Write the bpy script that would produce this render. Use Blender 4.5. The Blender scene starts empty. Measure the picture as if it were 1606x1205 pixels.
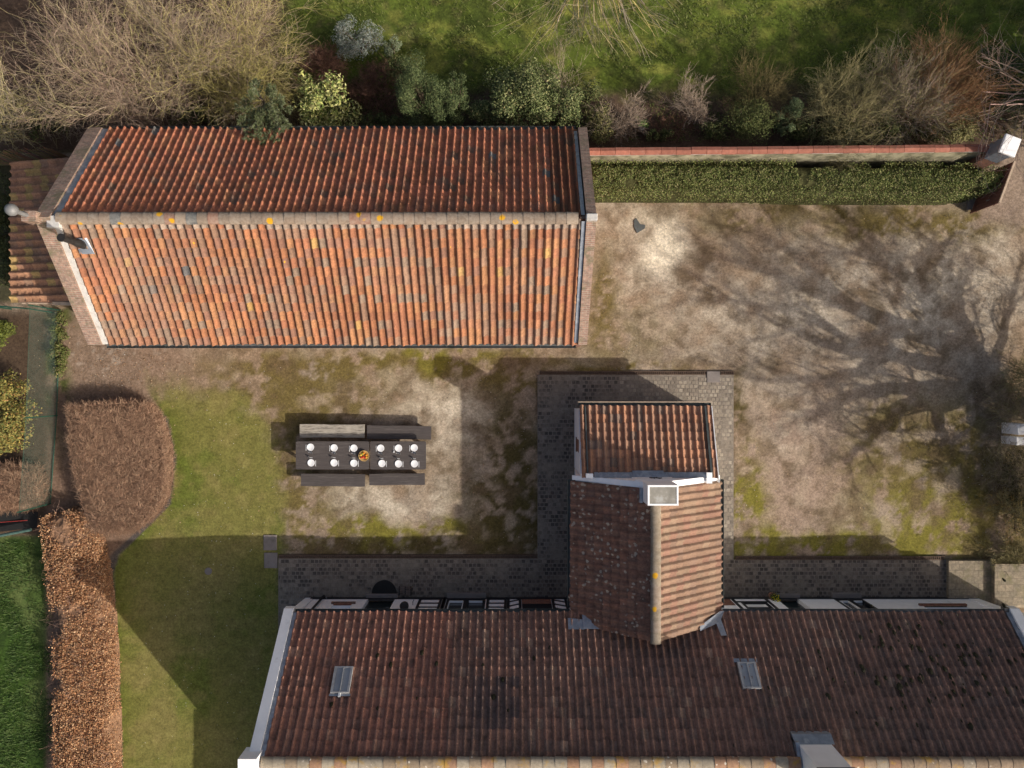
import bpy, math, random
import numpy as np
from mathutils import Vector

S = bpy.context.scene
COL = S.collection
rnd = random.Random(7)
nr = np.random.RandomState(11)
R = math.radians

# ---------------------------------------------------------------- camera, light, exposure
H = 27.8                     # drone height above the yard, metres
F = 1113.0                   # focal length in photo pixels (photo 1606 wide)
cam_d = bpy.data.cameras.new('camera'); cam = bpy.data.objects.new('camera', cam_d); COL.objects.link(cam)
cam.location = (0, 0, H); cam.rotation_euler = (0, 0, 0)
cam_d.sensor_width = 36; cam_d.lens = 36*F/1606; cam_d.clip_end = 3000; cam_d.clip_start = .1
S.camera = cam
SUNV = Vector((1.58, -0.92, 1.0))
el = math.asin(1/SUNV.length); az = math.atan2(SUNV.x, SUNV.y)
w = bpy.data.worlds.new('World'); S.world = w; w.use_nodes = True
nt = w.node_tree; nt.nodes.clear()
sky = nt.nodes.new('ShaderNodeTexSky'); sky.sky_type = 'NISHITA'; sky.sun_disc = False
sky.sun_elevation = el; sky.sun_rotation = az; sky.air_density = 1.0; sky.dust_density = 6.0; sky.ozone_density = 0.6
bg = nt.nodes.new('ShaderNodeBackground'); bg.inputs[1].default_value = 0.118
out = nt.nodes.new('ShaderNodeOutputWorld')
nt.links.new(sky.outputs[0], bg.inputs[0]); nt.links.new(bg.outputs[0], out.inputs[0])
sd = bpy.data.lights.new('sun', 'SUN'); sd.energy = 4.3; sd.angle = R(0.6); sd.color = (1, .93, .83)
sun = bpy.data.objects.new('sun', sd); COL.objects.link(sun)
sun.rotation_euler = SUNV.to_track_quat('Z', 'Y').to_euler(); sun.location = (30, -20, 30)
S.view_settings.view_transform = 'Standard'; S.view_settings.look = 'None'
S.view_settings.exposure = 0.05; S.view_settings.gamma = 1.0

# ---------------------------------------------------------------- helpers
def P(px, py, z=0.0):
    k = (H-z)/F
    return ((px-803)*k, (602.5-py)*k)

def tag(o, label=None, cat=None, group=None, kind=None):
    if label: o['label'] = label
    if cat: o['category'] = cat
    if group: o['group'] = group
    if kind: o['kind'] = kind
    return o

def thing(name, label, cat, loc=(0, 0, 0), rz=0, group=None):
    o = bpy.data.objects.new(name, None); COL.objects.link(o)
    o.location = loc; o.rotation_euler = (0, 0, rz); o.empty_display_size = .2
    tag(o, label, cat, group); return o

def link(name, me, parent=None, world=True):
    """link mesh; verts are in world coordinates when the parent is an unrotated empty"""
    o = bpy.data.objects.new(name, me); COL.objects.link(o)
    if parent is not None:
        o.parent = parent
        if world:
            p = parent; off = Vector((0, 0, 0))
            while p is not None: off += p.location; p = p.parent
            o.location = -off
    return o

def npmesh(name, V, Fc, mat, cols=None, smooth=False, parent=None, world=True):
    """V (n,3), Fc (m,k) uniform faces; cols (n,3)"""
    V = np.asarray(V, dtype=np.float32); Fc = np.asarray(Fc, dtype=np.int32)
    me = bpy.data.meshes.new(name)
    n, m, k = len(V), len(Fc), Fc.shape[1]
    me.vertices.add(n); me.vertices.foreach_set('co', V.ravel())
    me.loops.add(m*k); me.loops.foreach_set('vertex_index', Fc.ravel())
    me.polygons.add(m); me.polygons.foreach_set('loop_start', np.arange(0, m*k, k, dtype=np.int32))
    me.polygons.foreach_set('loop_total', np.full(m, k, dtype=np.int32))
    me.polygons.foreach_set('use_smooth', np.full(m, bool(smooth)))
    me.update(calc_edges=True); me.validate()
    if cols is not None:
        a = me.color_attributes.new('Col', 'FLOAT_COLOR', 'POINT')
        c = np.ones((n, 4), dtype=np.float32); c[:, :3] = cols
        a.data.foreach_set('color', c.ravel())
    me.materials.append(mat)
    return link(name, me, parent, world)

class MB:
    """collects simple solids into one mesh"""
    def __init__(s): s.v = []; s.f = []; s.c = []
    def add(s, vs, fs, col=None):
        b = len(s.v); s.v += [tuple(q) for q in vs]; s.f += [tuple(b+i for i in f) for f in fs]
        s.c += [col or (1, 1, 1)]*len(vs); return s
    def box(s, x0, x1, y0, y1, z0, z1, col=None, bev=0.0):
        if bev <= 0:
            return s.add([(x0,y0,z0),(x1,y0,z0),(x1,y1,z0),(x0,y1,z0),(x0,y0,z1),(x1,y0,z1),(x1,y1,z1),(x0,y1,z1)],
                  [(3,2,1,0),(4,5,6,7),(0,1,5,4),(1,2,6,5),(2,3,7,6),(3,0,4,7)], col)
        b = bev
        ring = [(x0+b,y0),(x1-b,y0),(x1,y0+b),(x1,y1-b),(x1-b,y1),(x0+b,y1),(x0,y1-b),(x0,y0+b)]
        cx, cy = (x0+x1)/2, (y0+y1)/2
        ins = [(cx+(p[0]-cx)*(1-2*b/(x1-x0)), cy+(p[1]-cy)*(1-2*b/(y1-y0))) for p in ring]
        vs = [(p[0],p[1],z0) for p in ring]+[(p[0],p[1],z1-b) for p in ring]+[(p[0],p[1],z1) for p in ins]
        fs = [(i,(i+1)%8,8+(i+1)%8,8+i) for i in range(8)]+[(8+i,8+(i+1)%8,16+(i+1)%8,16+i) for i in range(8)]
        fs += [tuple(range(16,24)), tuple(reversed(range(8)))]
        return s.add(vs, fs, col)
    def prism(s, poly, z0, z1, col=None):
        n = len(poly)
        vs = [(p[0],p[1],z0) for p in poly]+[(p[0],p[1],z1) for p in poly]
        return s.add(vs, [tuple(reversed(range(n))), tuple(range(n,2*n))]+[(i,(i+1)%n,n+(i+1)%n,n+i) for i in range(n)], col)
    def hexa(s, b, t, col=None):
        """8 points: 4 bottom ccw, 4 top ccw"""
        return s.add(list(b)+list(t), [(3,2,1,0),(4,5,6,7),(0,1,5,4),(1,2,6,5),(2,3,7,6),(3,0,4,7)], col)
    def tube(s, pts, rad, n=8, col=None, cap=True, arc=None):
        pts = [Vector(p) for p in pts]; rings = []
        if not hasattr(rad, '__len__'): rad = [rad]*len(pts)
        for i, p in enumerate(pts):
            d = (pts[min(i+1, len(pts)-1)]-pts[max(i-1, 0)]).normalized()
            a = Vector((0,0,1)) if abs(d.z) < .9 else Vector((1,0,0))
            u = d.cross(a).normalized(); v = d.cross(u).normalized()
            rings.append([p+u*math.cos(2*math.pi*k/n)*rad[i]+v*math.sin(2*math.pi*k/n)*rad[i] for k in range(n)])
        vs = [q for r in rings for q in r]; fs = []
        for i in range(len(pts)-1):
            for k in range(n):
                fs.append((i*n+k, i*n+(k+1)%n, (i+1)*n+(k+1)%n, (i+1)*n+k))
        if cap: fs += [tuple(reversed(range(n))), tuple((len(pts)-1)*n+k for k in range(n))]
        return s.add(vs, fs, col)
    def lathe(s, cx, cy, prof, n=20, col=None):
        """prof list of (r,z)"""
        vs = []; fs = []
        for r, z in prof:
            for k in range(n):
                a = 2*math.pi*k/n; vs.append((cx+r*math.cos(a), cy+r*math.sin(a), z))
        m = len(prof)
        for i in range(m-1):
            for k in range(n): fs.append((i*n+k, i*n+(k+1)%n, (i+1)*n+(k+1)%n, (i+1)*n+k))
        fs.append(tuple(reversed(range(n)))); fs.append(tuple((m-1)*n+k for k in range(n)))
        return s.add(vs, fs, col)
    def build(s, name, mat, parent=None, smooth=False, world=True):
        me = bpy.data.meshes.new(name); me.from_pydata(s.v, [], s.f); me.validate(); me.update()
        a = me.color_attributes.new('Col', 'FLOAT_COLOR', 'POINT')
        a.data.foreach_set('color', np.hstack([np.array(s.c, dtype=np.float32), np.ones((len(s.c), 1), dtype=np.float32)]).ravel())
        me.materials.append(mat)
        if smooth: me.polygons.foreach_set('use_smooth', [True]*len(me.polygons))
        return link(name, me, parent, world)

def noise2(x, y, seed=0):
    xi = np.floor(x).astype(np.int64); yi = np.floor(y).astype(np.int64)
    fx = x-xi; fy = y-yi; fx = fx*fx*(3-2*fx); fy = fy*fy*(3-2*fy)
    def h(a, b):
        n = (a*374761393+b*668265263+seed*1442695041) & 0x7fffffff
        n = ((n ^ (n >> 13))*1274126177) & 0x7fffffff
        return ((n ^ (n >> 16)) & 0xffff)/65535.0
    return (h(xi,yi)*(1-fx)+h(xi+1,yi)*fx)*(1-fy)+(h(xi,yi+1)*(1-fx)+h(xi+1,yi+1)*fx)*fy
def fbm(x, y, o=4, seed=0):
    t = 0; a = .5; n = 0
    for i in range(o):
        t = t+a*noise2(x*2**i+17.3*i, y*2**i+9.1*i, seed+i); n += a; a *= .55
    return t/n

# ---------------------------------------------------------------- materials
def nodemat(name):
    m = bpy.data.materials.new(name); m.use_nodes = True
    t = m.node_tree; b = t.nodes['Principled BSDF']; return m, t, b
def N(t, kind, **kw):
    n = t.nodes.new(kind)
    for k, v in kw.items(): setattr(n, k, v)
    return n
def mixc(t, fac, a, b, mode='MIX'):
    n = t.nodes.new('ShaderNodeMix'); n.data_type = 'RGBA'; n.blend_type = mode
    for s, v in ((n.inputs[0], fac), (n.inputs[6], a), (n.inputs[7], b)):
        if hasattr(v, 'links'): t.links.new(v, s)
        elif isinstance(v, (int, float)): s.default_value = v
        else: s.default_value = (*v, 1)
    return n.outputs[2]
def ramp(t, src, lo, hi):
    n = t.nodes.new('ShaderNodeMapRange'); n.clamp = True
    n.inputs[1].default_value = lo; n.inputs[2].default_value = hi
    t.links.new(src, n.inputs[0]); return n.outputs[0]
def coords(t, scale=(1,1,1), out='Object'):
    c = N(t, 'ShaderNodeTexCoord'); m = N(t, 'ShaderNodeMapping'); m.inputs[3].default_value = scale
    t.links.new(c.outputs[out], m.inputs[0]); return m.outputs[0]
def noise(t, vec, sc, det=4, rough=.6):
    n = N(t, 'ShaderNodeTexNoise'); n.inputs['Scale'].default_value = sc; n.inputs['Detail'].default_value = det
    n.inputs['Roughness'].default_value = rough; t.links.new(vec, n.inputs['Vector']); return n.outputs[0]
def bump(t, b, src, st=.3, dist=.02):
    n = N(t, 'ShaderNodeBump'); n.inputs['Strength'].default_value = st; n.inputs['Distance'].default_value = dist
    t.links.new(src, n.inputs['Height']); t.links.new(n.outputs[0], b.inputs['Normal'])
def attrcol(t):
    a = N(t, 'ShaderNodeAttribute'); a.attribute_name = 'Col'; return a.outputs[0]

def mat_plain(name, col, rough=.7, metal=0, var=.25, sc=6, bmp=0, dirt=None, dsc=1.5, dlo=.5, dhi=.7, grain=(1,1,1)):
    m, t, b = nodemat(name); v = coords(t, grain)
    n = noise(t, v, sc)
    c = mixc(t, ramp(t, n, .3, .7), tuple(q*(1-var) for q in col), tuple(min(1, q*(1+var*.6)) for q in col))
    if dirt is not None:
        c = mixc(t, ramp(t, noise(t, v, dsc, 6, .7), dlo, dhi), c, dirt)
    t.links.new(c, b.inputs['Base Color']); b.inputs['Roughness'].default_value = rough; b.inputs['Metallic'].default_value = metal
    if bmp: bump(t, b, noise(t, v, sc*5), bmp, .01)
    return m
def mat_vcol(name, rough=.85, var=.35, sc=20, stain=None, ssc=3, slo=.5, shi=.7, samt=1.0, lichen=None, lsc=6, lth=.12, gate=(.5,.6), bmp=.2, fine=None, sub=0, trans=0):
    m, t, b = nodemat(name); v = coords(t); c = attrcol(t)
    n = noise(t, v, sc, 5, .65)
    k = ramp(t, n, .25, .75)
    g = N(t, 'ShaderNodeMapRange'); g.inputs[3].default_value = 1-var; g.inputs[4].default_value = 1+var; t.links.new(k, g.inputs[0])
    cc = N(t, 'ShaderNodeCombineColor'); [t.links.new(g.outputs[0], cc.inputs[i]) for i in range(3)]
    c = mixc(t, 1.0, c, cc.outputs[0], 'MULTIPLY')
    if stain is not None:
        s = ramp(t, noise(t, v, ssc, 6, .7), slo, shi)
        mm = N(t, 'ShaderNodeMath', operation='MULTIPLY'); mm.inputs[1].default_value = samt; t.links.new(s, mm.inputs[0])
        c = mixc(t, mm.outputs[0], c, stain)
    if lichen is not None:
        vo = N(t, 'ShaderNodeTexVoronoi'); vo.inputs['Scale'].default_value = lsc
        vv = N(t, 'ShaderNodeVectorMath', operation='ADD'); nn = N(t, 'ShaderNodeTexNoise'); nn.inputs['Scale'].default_value = 9
        t.links.new(v, nn.inputs['Vector']); sc2 = N(t, 'ShaderNodeVectorMath', operation='SCALE'); sc2.inputs[3].default_value = .08
        t.links.new(nn.outputs[1], sc2.inputs[0]); t.links.new(v, vv.inputs[0]); t.links.new(sc2.outputs[0], vv.inputs[1])
        t.links.new(vv.outputs[0], vo.inputs['Vector'])
        l = ramp(t, vo.outputs['Distance'], lth, lth*.75)
        gt_ = ramp(t, noise(t, v, 1.1, 3), *gate)
        mu = N(t, 'ShaderNodeMath', operation='MULTIPLY'); t.links.new(l, mu.inputs[0]); t.links.new(gt_, mu.inputs[1])
        c = mixc(t, mu.outputs[0], c, lichen)
    t.links.new(c, b.inputs['Base Color']); b.inputs['Roughness'].default_value = rough
    b.inputs['Specular IOR Level'].default_value = .25
    if bmp: bump(t, b, noise(t, v, sc*2, 4), bmp, .01)
    return m
def mat_brick(name, c1, c2, mortar, mode='wall', sx=.22, sy=.065, moss=None):
    m, t, b = nodemat(name)
    c = N(t, 'ShaderNodeTexCoord'); sp = N(t, 'ShaderNodeSeparateXYZ'); t.links.new(c.outputs['Object'], sp.inputs[0])
    cb = N(t, 'ShaderNodeCombineXYZ')
    if mode == 'wall':
        ad = N(t, 'ShaderNodeMath', operation='ADD'); t.links.new(sp.outputs[0], ad.inputs[0]); t.links.new(sp.outputs[1], ad.inputs[1])
        t.links.new(ad.outputs[0], cb.inputs[0]); t.links.new(sp.outputs[2], cb.inputs[1])
    elif mode == 'top':                       # headers laid across the slope, rows along y
        t.links.new(sp.outputs[0], cb.inputs[0]); t.links.new(sp.outputs[1], cb.inputs[1])
    else:
        t.links.new(sp.outputs[1], cb.inputs[0]); t.links.new(sp.outputs[0], cb.inputs[1])
    br = N(t, 'ShaderNodeTexBrick'); br.inputs['Scale'].default_value = 1
    br.inputs['Brick Width'].default_value = sx; br.inputs['Row Height'].default_value = sy
    br.inputs['Mortar Size'].default_value = .009; br.inputs['Mortar Smooth'].default_value = .3
    br.inputs['Color1'].default_value = (*c1, 1); br.inputs['Color2'].default_value = (*c2, 1); br.inputs['Mortar'].default_value = (*mortar, 1)
    t.links.new(cb.outputs[0], br.inputs['Vector'])
    v = coords(t)
    o = mixc(t, 1.0, br.outputs['Color'], mixc(t, ramp(t, noise(t, v, 9, 5), .3, .7), (.6,.6,.6), (1.25,1.2,1.15)), 'MULTIPLY')
    if moss is not None: o = mixc(t, ramp(t, noise(t, v, 2.2, 5, .7), .5, .68), o, moss)
    t.links.new(o, b.inputs['Base Color']); b.inputs['Roughness'].default_value = .9
    bump(t, b, br.outputs['Fac'], -.4, .01); return m

M = {}
M['ground'] = mat_vcol('ground_soil', rough=.95, var=.42, sc=11, bmp=.7)
def add_ground_detail(m):
    t = m.node_tree; b = t.nodes['Principled BSDF']; src = b.inputs['Base Color'].links[0].from_socket; v = coords(t)
    k = ramp(t, noise(t, v, 34, 3, .7), .3, .7); c = mixc(t, 1.0, src, mixc(t, k, (.74,.73,.72), (1.26,1.26,1.25)), 'MULTIPLY')
    k2 = ramp(t, noise(t, v, 3.1, 8, .75), .35, .65); c = mixc(t, 1.0, c, mixc(t, k2, (.74,.72,.68), (1.2,1.2,1.2)), 'MULTIPLY')
    t.links.new(c, b.inputs['Base Color'])
add_ground_detail(M['ground'])
M['white'] = mat_plain('white_limewash', (.93,.93,.94), .8, var=.05, sc=3, dirt=(.5,.49,.47), dsc=1.2, dlo=.6, dhi=.85)
M['white_frame'] = mat_plain('white_paint', (.85,.85,.85), .5, var=.05)
M['cream'] = mat_plain('cream_limewash', (.42,.38,.26), .85, var=.25, sc=3, dirt=(.11,.105,.06), dsc=1.6, dlo=.42, dhi=.62)  # wall dirt, laid on heavier to paint in the shade on its face
M['black'] = mat_plain('black_tar_paint', (.012,.013,.017), .5, var=.3)
M['door_green'] = mat_plain('dark_green_paint', (.012,.022,.024), .4, var=.2)
M['glass'] = mat_plain('dark_window_glass', (.03,.035,.04), .08, var=.1)
M['sky_tinted_glass'] = mat_plain('skylight_glass_sky_tint', (.30,.32,.35), .3, var=.15, sc=3)  # pale grey paints the sky's reflection into the pane colour
M['zinc'] = mat_plain('zinc_grey', (.16,.17,.17), .45, .5, var=.3, sc=4, dirt=(.07,.08,.07), dsc=2)
M['gutter'] = mat_plain('gutter_grey', (.085,.095,.09), .5, .2, var=.3, sc=5)
M['lead'] = mat_plain('lead_sheet', (.28,.31,.36), .5, .3, var=.3, sc=5, dirt=(.45,.47,.5), dsc=3)
M['cement'] = mat_plain('cement_fillet', (.60,.58,.55), .85, var=.25, sc=5, dirt=(.28,.24,.2), dsc=2.5)
M['steel'] = mat_plain('stainless_steel', (.2,.2,.205), .6, .2, var=.15, sc=8)
M['blackmetal'] = mat_plain('sooty_metal', (.03,.028,.027), .6, .3, var=.3)
M['brick'] = mat_brick('red_brick', (.33,.13,.08), (.22,.10,.07), (.30,.27,.23))
M['brick_low'] = mat_brick('orange_brick', (.34,.15,.09), (.25,.10,.07), (.15,.12,.1))
M['coping'] = mat_brick('coping_brick', (.36,.22,.17), (.25,.16,.125), (.36,.31,.26), 'top', .24, .058, moss=(.16,.14,.085))
M['wallcoping'] = mat_brick('coping_tile_red', (.42,.14,.10), (.36,.11,.08), (.5,.4,.33), 'top', .62, 2.0)
M['tile'] = mat_vcol('clay_pantile', var=.32, sc=14, stain=(.055,.042,.035), ssc=4.5, slo=.52, shi=.72, samt=.55, lichen=(.62,.33,.02), lsc=1.6, lth=.07, bmp=.3)
M['tile_north'] = mat_vcol('clay_pantile_damp', var=.35, sc=14, stain=(.10,.065,.032), ssc=2.2, slo=.45, shi=.7, samt=.6, bmp=.3)
M['tile_dark'] = mat_vcol('old_dark_pantile', var=.38, sc=16, stain=(.035,.024,.02), ssc=3.5, slo=.48, shi=.7, samt=.6, bmp=.3)
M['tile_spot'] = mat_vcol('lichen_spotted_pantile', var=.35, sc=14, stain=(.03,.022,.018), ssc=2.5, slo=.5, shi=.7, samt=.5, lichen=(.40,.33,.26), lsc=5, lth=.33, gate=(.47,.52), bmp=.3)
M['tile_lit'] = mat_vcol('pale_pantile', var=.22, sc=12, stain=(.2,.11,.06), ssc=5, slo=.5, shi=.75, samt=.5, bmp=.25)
M['ridge'] = mat_vcol('ridge_tile', var=.25, sc=10, stain=(.33,.30,.26), ssc=5, slo=.45, shi=.7, samt=.5, lichen=(.62,.33,.02), lsc=1.7, lth=.2, gate=(.40,.46), bmp=.2)
M['ridge_lichen'] = mat_vcol('ridge_tile_lichened', var=.3, sc=10, stain=(.46,.27,.04), ssc=1.7, slo=.54, shi=.64, samt=.7, lichen=(.7,.62,.5), lsc=5, lth=.2, bmp=.3)
M['cobble'] = mat_vcol('cobblestone', rough=.8, var=.3, sc=14, bmp=.3, stain=(.25,.21,.165), ssc=.8, slo=.5, shi=.62, samt=.75)
M['joint'] = mat_plain('sand_joint', (.22,.185,.15), .95, var=.3, sc=8, bmp=.4)
M['concrete'] = mat_plain('grey_concrete', (.22,.19,.175), .85, var=.15, sc=5, bmp=.2, dirt=(.13,.115,.1), dsc=2.5)
M['terrace'] = mat_brick('stone_setts', (.30,.25,.18), (.22,.19,.14), (.16,.13,.1), 'top', .3, .25, moss=(.17,.15,.08))
M['rust'] = mat_plain('rusty_iron', (.13,.085,.06), .85, .2, var=.4, sc=12)
M['darkwood'] = mat_plain('dark_brown_wood', (.075,.062,.058), .7, var=.3, sc=5, bmp=.3, dirt=(.15,.13,.12), dsc=2, dlo=.55, dhi=.75, grain=(.6,7,1))
M['greywood'] = mat_plain('weathered_silver_wood', (.40,.36,.30), .85, var=.3, sc=7, bmp=.5, dirt=(.1,.085,.07), dsc=2.5, dlo=.48, dhi=.66, grain=(.8,6,1))
M['gatewood'] = mat_plain('red_brown_gate_wood', (.16,.07,.055), .7, var=.3, sc=5)
M['palewood'] = mat_plain('pale_cap_wood', (.5,.38,.28), .8, var=.2)
M['porcelain'] = mat_plain('white_porcelain', (.85,.85,.86), .25, var=.02)
M['cutlery'] = mat_plain('cutlery_steel', (.85,.85,.85), .35, .2, var=.05)
M['mat'] = mat_plain('black_rubber', (.012,.012,.012), .9, var=.3)
M['leaf'] = mat_vcol('leaf', rough=.65, var=.15, sc=5, bmp=0)
M['twig'] = mat_vcol('twig_bark', rough=.9, var=.15, sc=3, bmp=0)
M['core'] = mat_vcol('dense_twig_core', rough=1, var=.45, sc=14, bmp=.6)
M['wire'] = mat_plain('green_coated_wire', (.015,.075,.05), .5, var=.2)
M['terracotta'] = mat_plain('terracotta_pot', (.35,.16,.1), .8)
M['fruit'] = mat_vcol('fruit_skin', rough=.4, var=.08, sc=9, bmp=0)
M['red'] = mat_plain('red_paint', (.4,.04,.03), .6)
M['pipegreen'] = mat_plain('teal_edge_paint', (.07,.13,.11), .5)

# ---------------------------------------------------------------- ground
def ground_colour(X, Y):
    px = X*F/H+803; py = 602.5-Y*F/H
    wx = px+(fbm(X*.9, Y*.9, 4, 3)-.5)*60; wy = py+(fbm(X*.9, Y*.9, 4, 8)-.5)*60
    n1 = fbm(X*.55, Y*.55, 5, 1); n2 = fbm(X*1.8, Y*1.8, 5, 2); n3 = fbm(X*5, Y*5, 3, 5); n4 = fbm(X*.25, Y*.25, 3, 9)
    c = np.empty(X.shape+(3,)); c[...] = (.30,.222,.155)
    def put(col, wgt):
        wgt = np.clip(wgt, 0, 1)[..., None]; c[...] = c*(1-wgt)+np.array(col)*wgt
    def blob(cx, cy, rx, ry): return np.exp(-(((wx-cx)/rx)**2+((wy-cy)/ry)**2)**1.3)
    def ss(a, b, v): v = np.clip((v-a)/(b-a), 0, 1); return v*v*(3-2*v)
    put((.25,.21,.17), ss(.45,.7,n1)*.7)
    put((.42,.355,.28), ss(.5,.72,n2)*.6)
    put((.36,.265,.205), blob(1235,740,95,130)*.9)
    for cx, cy, rx, ry, s in ((1037,392,42,52,1.0),(1000,332,110,26,.8),(975,480,55,70,.5),(1250,500,260,110,.55),(1490,460,110,110,.75),
        (1560,360,50,60,.8),(610,795,120,40,.9),(700,660,70,80,.9),(520,585,170,28,.7),(535,775,80,45,.8),(700,560,160,12,.6),(660,620,110,50,.6),(1340,420,150,80,.5),(1230,660,40,60,.6),(1035,440,40,30,.8)):
        put((.50,.43,.34), blob(cx,cy,rx,ry)*s*ss(.3,.62,n2))
    for cx, cy, rx, ry, s in ((1039,398,30,40,1.0),(1570,350,16,40,.6),(1500,440,60,22,.55),(1440,500,30,30,.4),(640,790,60,20,.5),(700,640,40,50,.5),(1240,500,60,40,.4)):
        put((.62,.54,.43), blob(cx,cy,rx,ry)*s*1.3*ss(.12,.45,n2))
    moss_d = (.085,.066,.022); moss_b = (.185,.165,.03); moss_m = (.15,.115,.04)
    for cx, cy, rx, ry, s, col in ((945,470,26,90,.8,moss_m),(985,525,60,45,.5,moss_m),(1440,352,170,26,.95,moss_m),(1200,340,140,28,.6,moss_m),
        (1172,800,30,90,1.2,moss_b),(1280,862,130,28,1.1,moss_b),(1470,790,115,105,1.1,moss_b),(1400,700,70,70,.8,moss_m),(1500,690,80,60,.8,moss_m),
        (600,572,330,16,1.0,moss_m),(720,565,120,12,1.1,moss_b),(430,600,190,50,.8,moss_m),(470,640,90,40,.9,moss_m),(560,842,200,22,1.2,moss_b),(600,862,230,14,1.2,moss_d),(800,800,75,110,1.2,moss_d),
        (800,590,80,40,.8,moss_m),(455,700,40,120,.9,moss_m),(470,800,60,70,.9,moss_m),(1450,850,120,34,1.0,moss_b),(800,700,45,90,.8,moss_d),(1155,640,10,80,.8,moss_d),(950,578,150,8,.9,moss_m),(1570,800,60,90,.8,moss_m),(560,640,60,30,.6,moss_m),(1290,330,90,14,.8,moss_d)):
        put(col, blob(cx,cy,rx,ry)*s*1.35*ss(.30,.55,n2+(n3-.5)*.5))
    put((.13,.09,.05), ss(.54,.70,fbm(X*1.2+5, Y*1.2, 5, 21))*.65)
    put((.44,.35,.265), ss(.54,.74,fbm(X*1.5+5, Y*1.5, 5, 29))*ss(.4,.6,n1)*.6)
    put((.15,.105,.065), ss(.54,.72,fbm(X*2.2, Y*2.2, 5, 37))*.4)
    put((.78,.70,.56), blob(1037,395,30,38)*1.2)
    # bare soil, left of the barn and round the clipped shrub
    put((.235,.165,.12), blob(165,560,150,85)*1.3)
    put((.34,.28,.23), blob(165,540,120,40)*ss(.6,.75,n3)*.8)
    # lawn
    edgeL = np.interp(py, [600,660,720,790,830,870,900,1000,1205,1500],[225,262,274,266,228,185,176,182,190,195])
    edgeR = np.interp(py, [560,640,700,800,870,1500],[330,400,430,437,437,440])+(n2-.5)*50*np.clip((880-py)/80,0,1)
    lawn = ss(-4,4,px-edgeL)*ss(-25,12,edgeR-px)*ss(585,650,py+(n2-.5)*60)
    put((.175,.165,.045), lawn)
    put((.115,.14,.024), lawn*ss(.5,.66,n1)*.8)
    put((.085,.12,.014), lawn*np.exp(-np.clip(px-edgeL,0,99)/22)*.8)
    put((.235,.20,.07), lawn*ss(.52,.75,n2)*.55)
    put((.23,.19,.07), lawn*ss(.5,.7,fbm(X*.8+3,Y*.8,4,33))*.5)
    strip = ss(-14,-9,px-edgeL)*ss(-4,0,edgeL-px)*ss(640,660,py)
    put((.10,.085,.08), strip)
    bed = ss(2,8,edgeL-px-6)*ss(600,625,py)*ss(60,70,px)
    put((.19,.125,.09), bed)
    put((.09,.10,.03), blob(85,560,24,110)*ss(.35,.6,n2)*1.3)
    # neighbouring gardens
    mead = ss(268,262,py+(0)) 
    mead = np.where(px > 920, ss(262,258,py), ss(240,236,py))
    put((.10,.135,.02), mead)
    put((.06,.08,.014), mead*ss(.45,.60,n2)*.85)
    put((.205,.215,.045), mead*ss(.52,.72,fbm(X*1.3, Y*2.2, 5, 40))*.75)
    put((.04,.06,.01), mead*ss(.55,.72,fbm(X*.7+9, Y*.7, 4, 44))*.6)
    put((.16,.12,.06), mead*ss(.60,.75,fbm(X*2+9, Y*2, 4, 46))*.35)
    put((.085,.055,.038), mead*ss(118,165,py+(n2-.5)*50))
    put((.10,.065,.045), mead*ss(470,420,px+(n2-.5)*50))
    put((.17,.13,.08), mead*ss(1575,1590,px)*ss(150,180,py))
    put((.07,.065,.035), ss(40,20,px)*ss(235,240,py)*ss(480,470,py))
    le = ss(78,66,px)*ss(835,845,py)
    put((.04,.08,.012), le); put((.12,.15,.05), le*ss(.5,.7,n1)*.7); put((.022,.045,.008), le*ss(.5,.62,n2)*.7)
    put((.09,.06,.04), ss(80,66,px)*ss(475,500,py)*ss(845,835,py))
    put((.28,.215,.17), ss(0,8,px-(1568+(py-250)*-.38))*ss(205,225,py)*ss(370,330,py))
    return np.clip(c, 0, 1)

xs = np.arange(-26, 26.001, .1); ys = np.arange(-19, 19.001, .1)
GX, GY = np.meshgrid(xs, ys)
gc = ground_colour(GX, GY)
gz = (fbm(GX*1.5, GY*1.5, 4, 70)-.5)*.035
gpx = GX*F/H+803; gpy = 602.5-GY*F/H
# flatten the ground under masonry
under = ((GX > -9.3) & (GX < 22) & (GY < -6.6)) | ((GX > .85) & (GX < 8.8) & (GY < .55) & (GY > -8))
gz = np.where(under, -.02, gz)
gz += np.where(gpy < 235, (fbm(GX*2.3, GY*2.3, 4, 75)-.5)*.12, 0)
edgeLq = np.interp(gpy, [600,660,720,790,830,870,900,1000,1205,1500],[225,262,274,266,228,185,176,182,190,195])
cls = np.zeros(GX.shape, int)                                # 0 yard, 1 lawn, 2 garden grass north, 3 left garden, 4 planting bed
cls[(gpx > edgeLq) & (gpx < 437) & (gpy > 610)] = 1
cls[(gpy < 262) & (gpx > 920)] = 2; cls[(gpy < 236) & (gpx <= 920)] = 2
cls[(gpx < 70) & (gpy > 838)] = 3
cls[(gpx <= edgeLq-9) & (gpx > 60) & (gpy > 605)] = 4
nx, ny = len(xs), len(ys)
idx = np.arange(nx*ny).reshape(ny, nx)
quads = np.stack([idx[:-1,:-1], idx[:-1,1:], idx[1:,1:], idx[1:,:-1]], -1).reshape(-1, 4)
fc = cls[:-1,:-1].ravel()
VV = np.stack([GX, GY, gz], -1).reshape(-1, 3); CC = gc.reshape(-1, 3)
for k, nm in enumerate(('ground', 'lawn', 'meadow', 'garden_grass', 'planting_bed')):
    q = quads[fc == k]; u, inv = np.unique(q.ravel(), return_inverse=True)
    tag(npmesh(nm, VV[u], inv.reshape(-1, 4), M['ground'], CC[u], smooth=True), kind='structure')
far = MB(); g = (.09,.12,.025); B_ = 900
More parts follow.
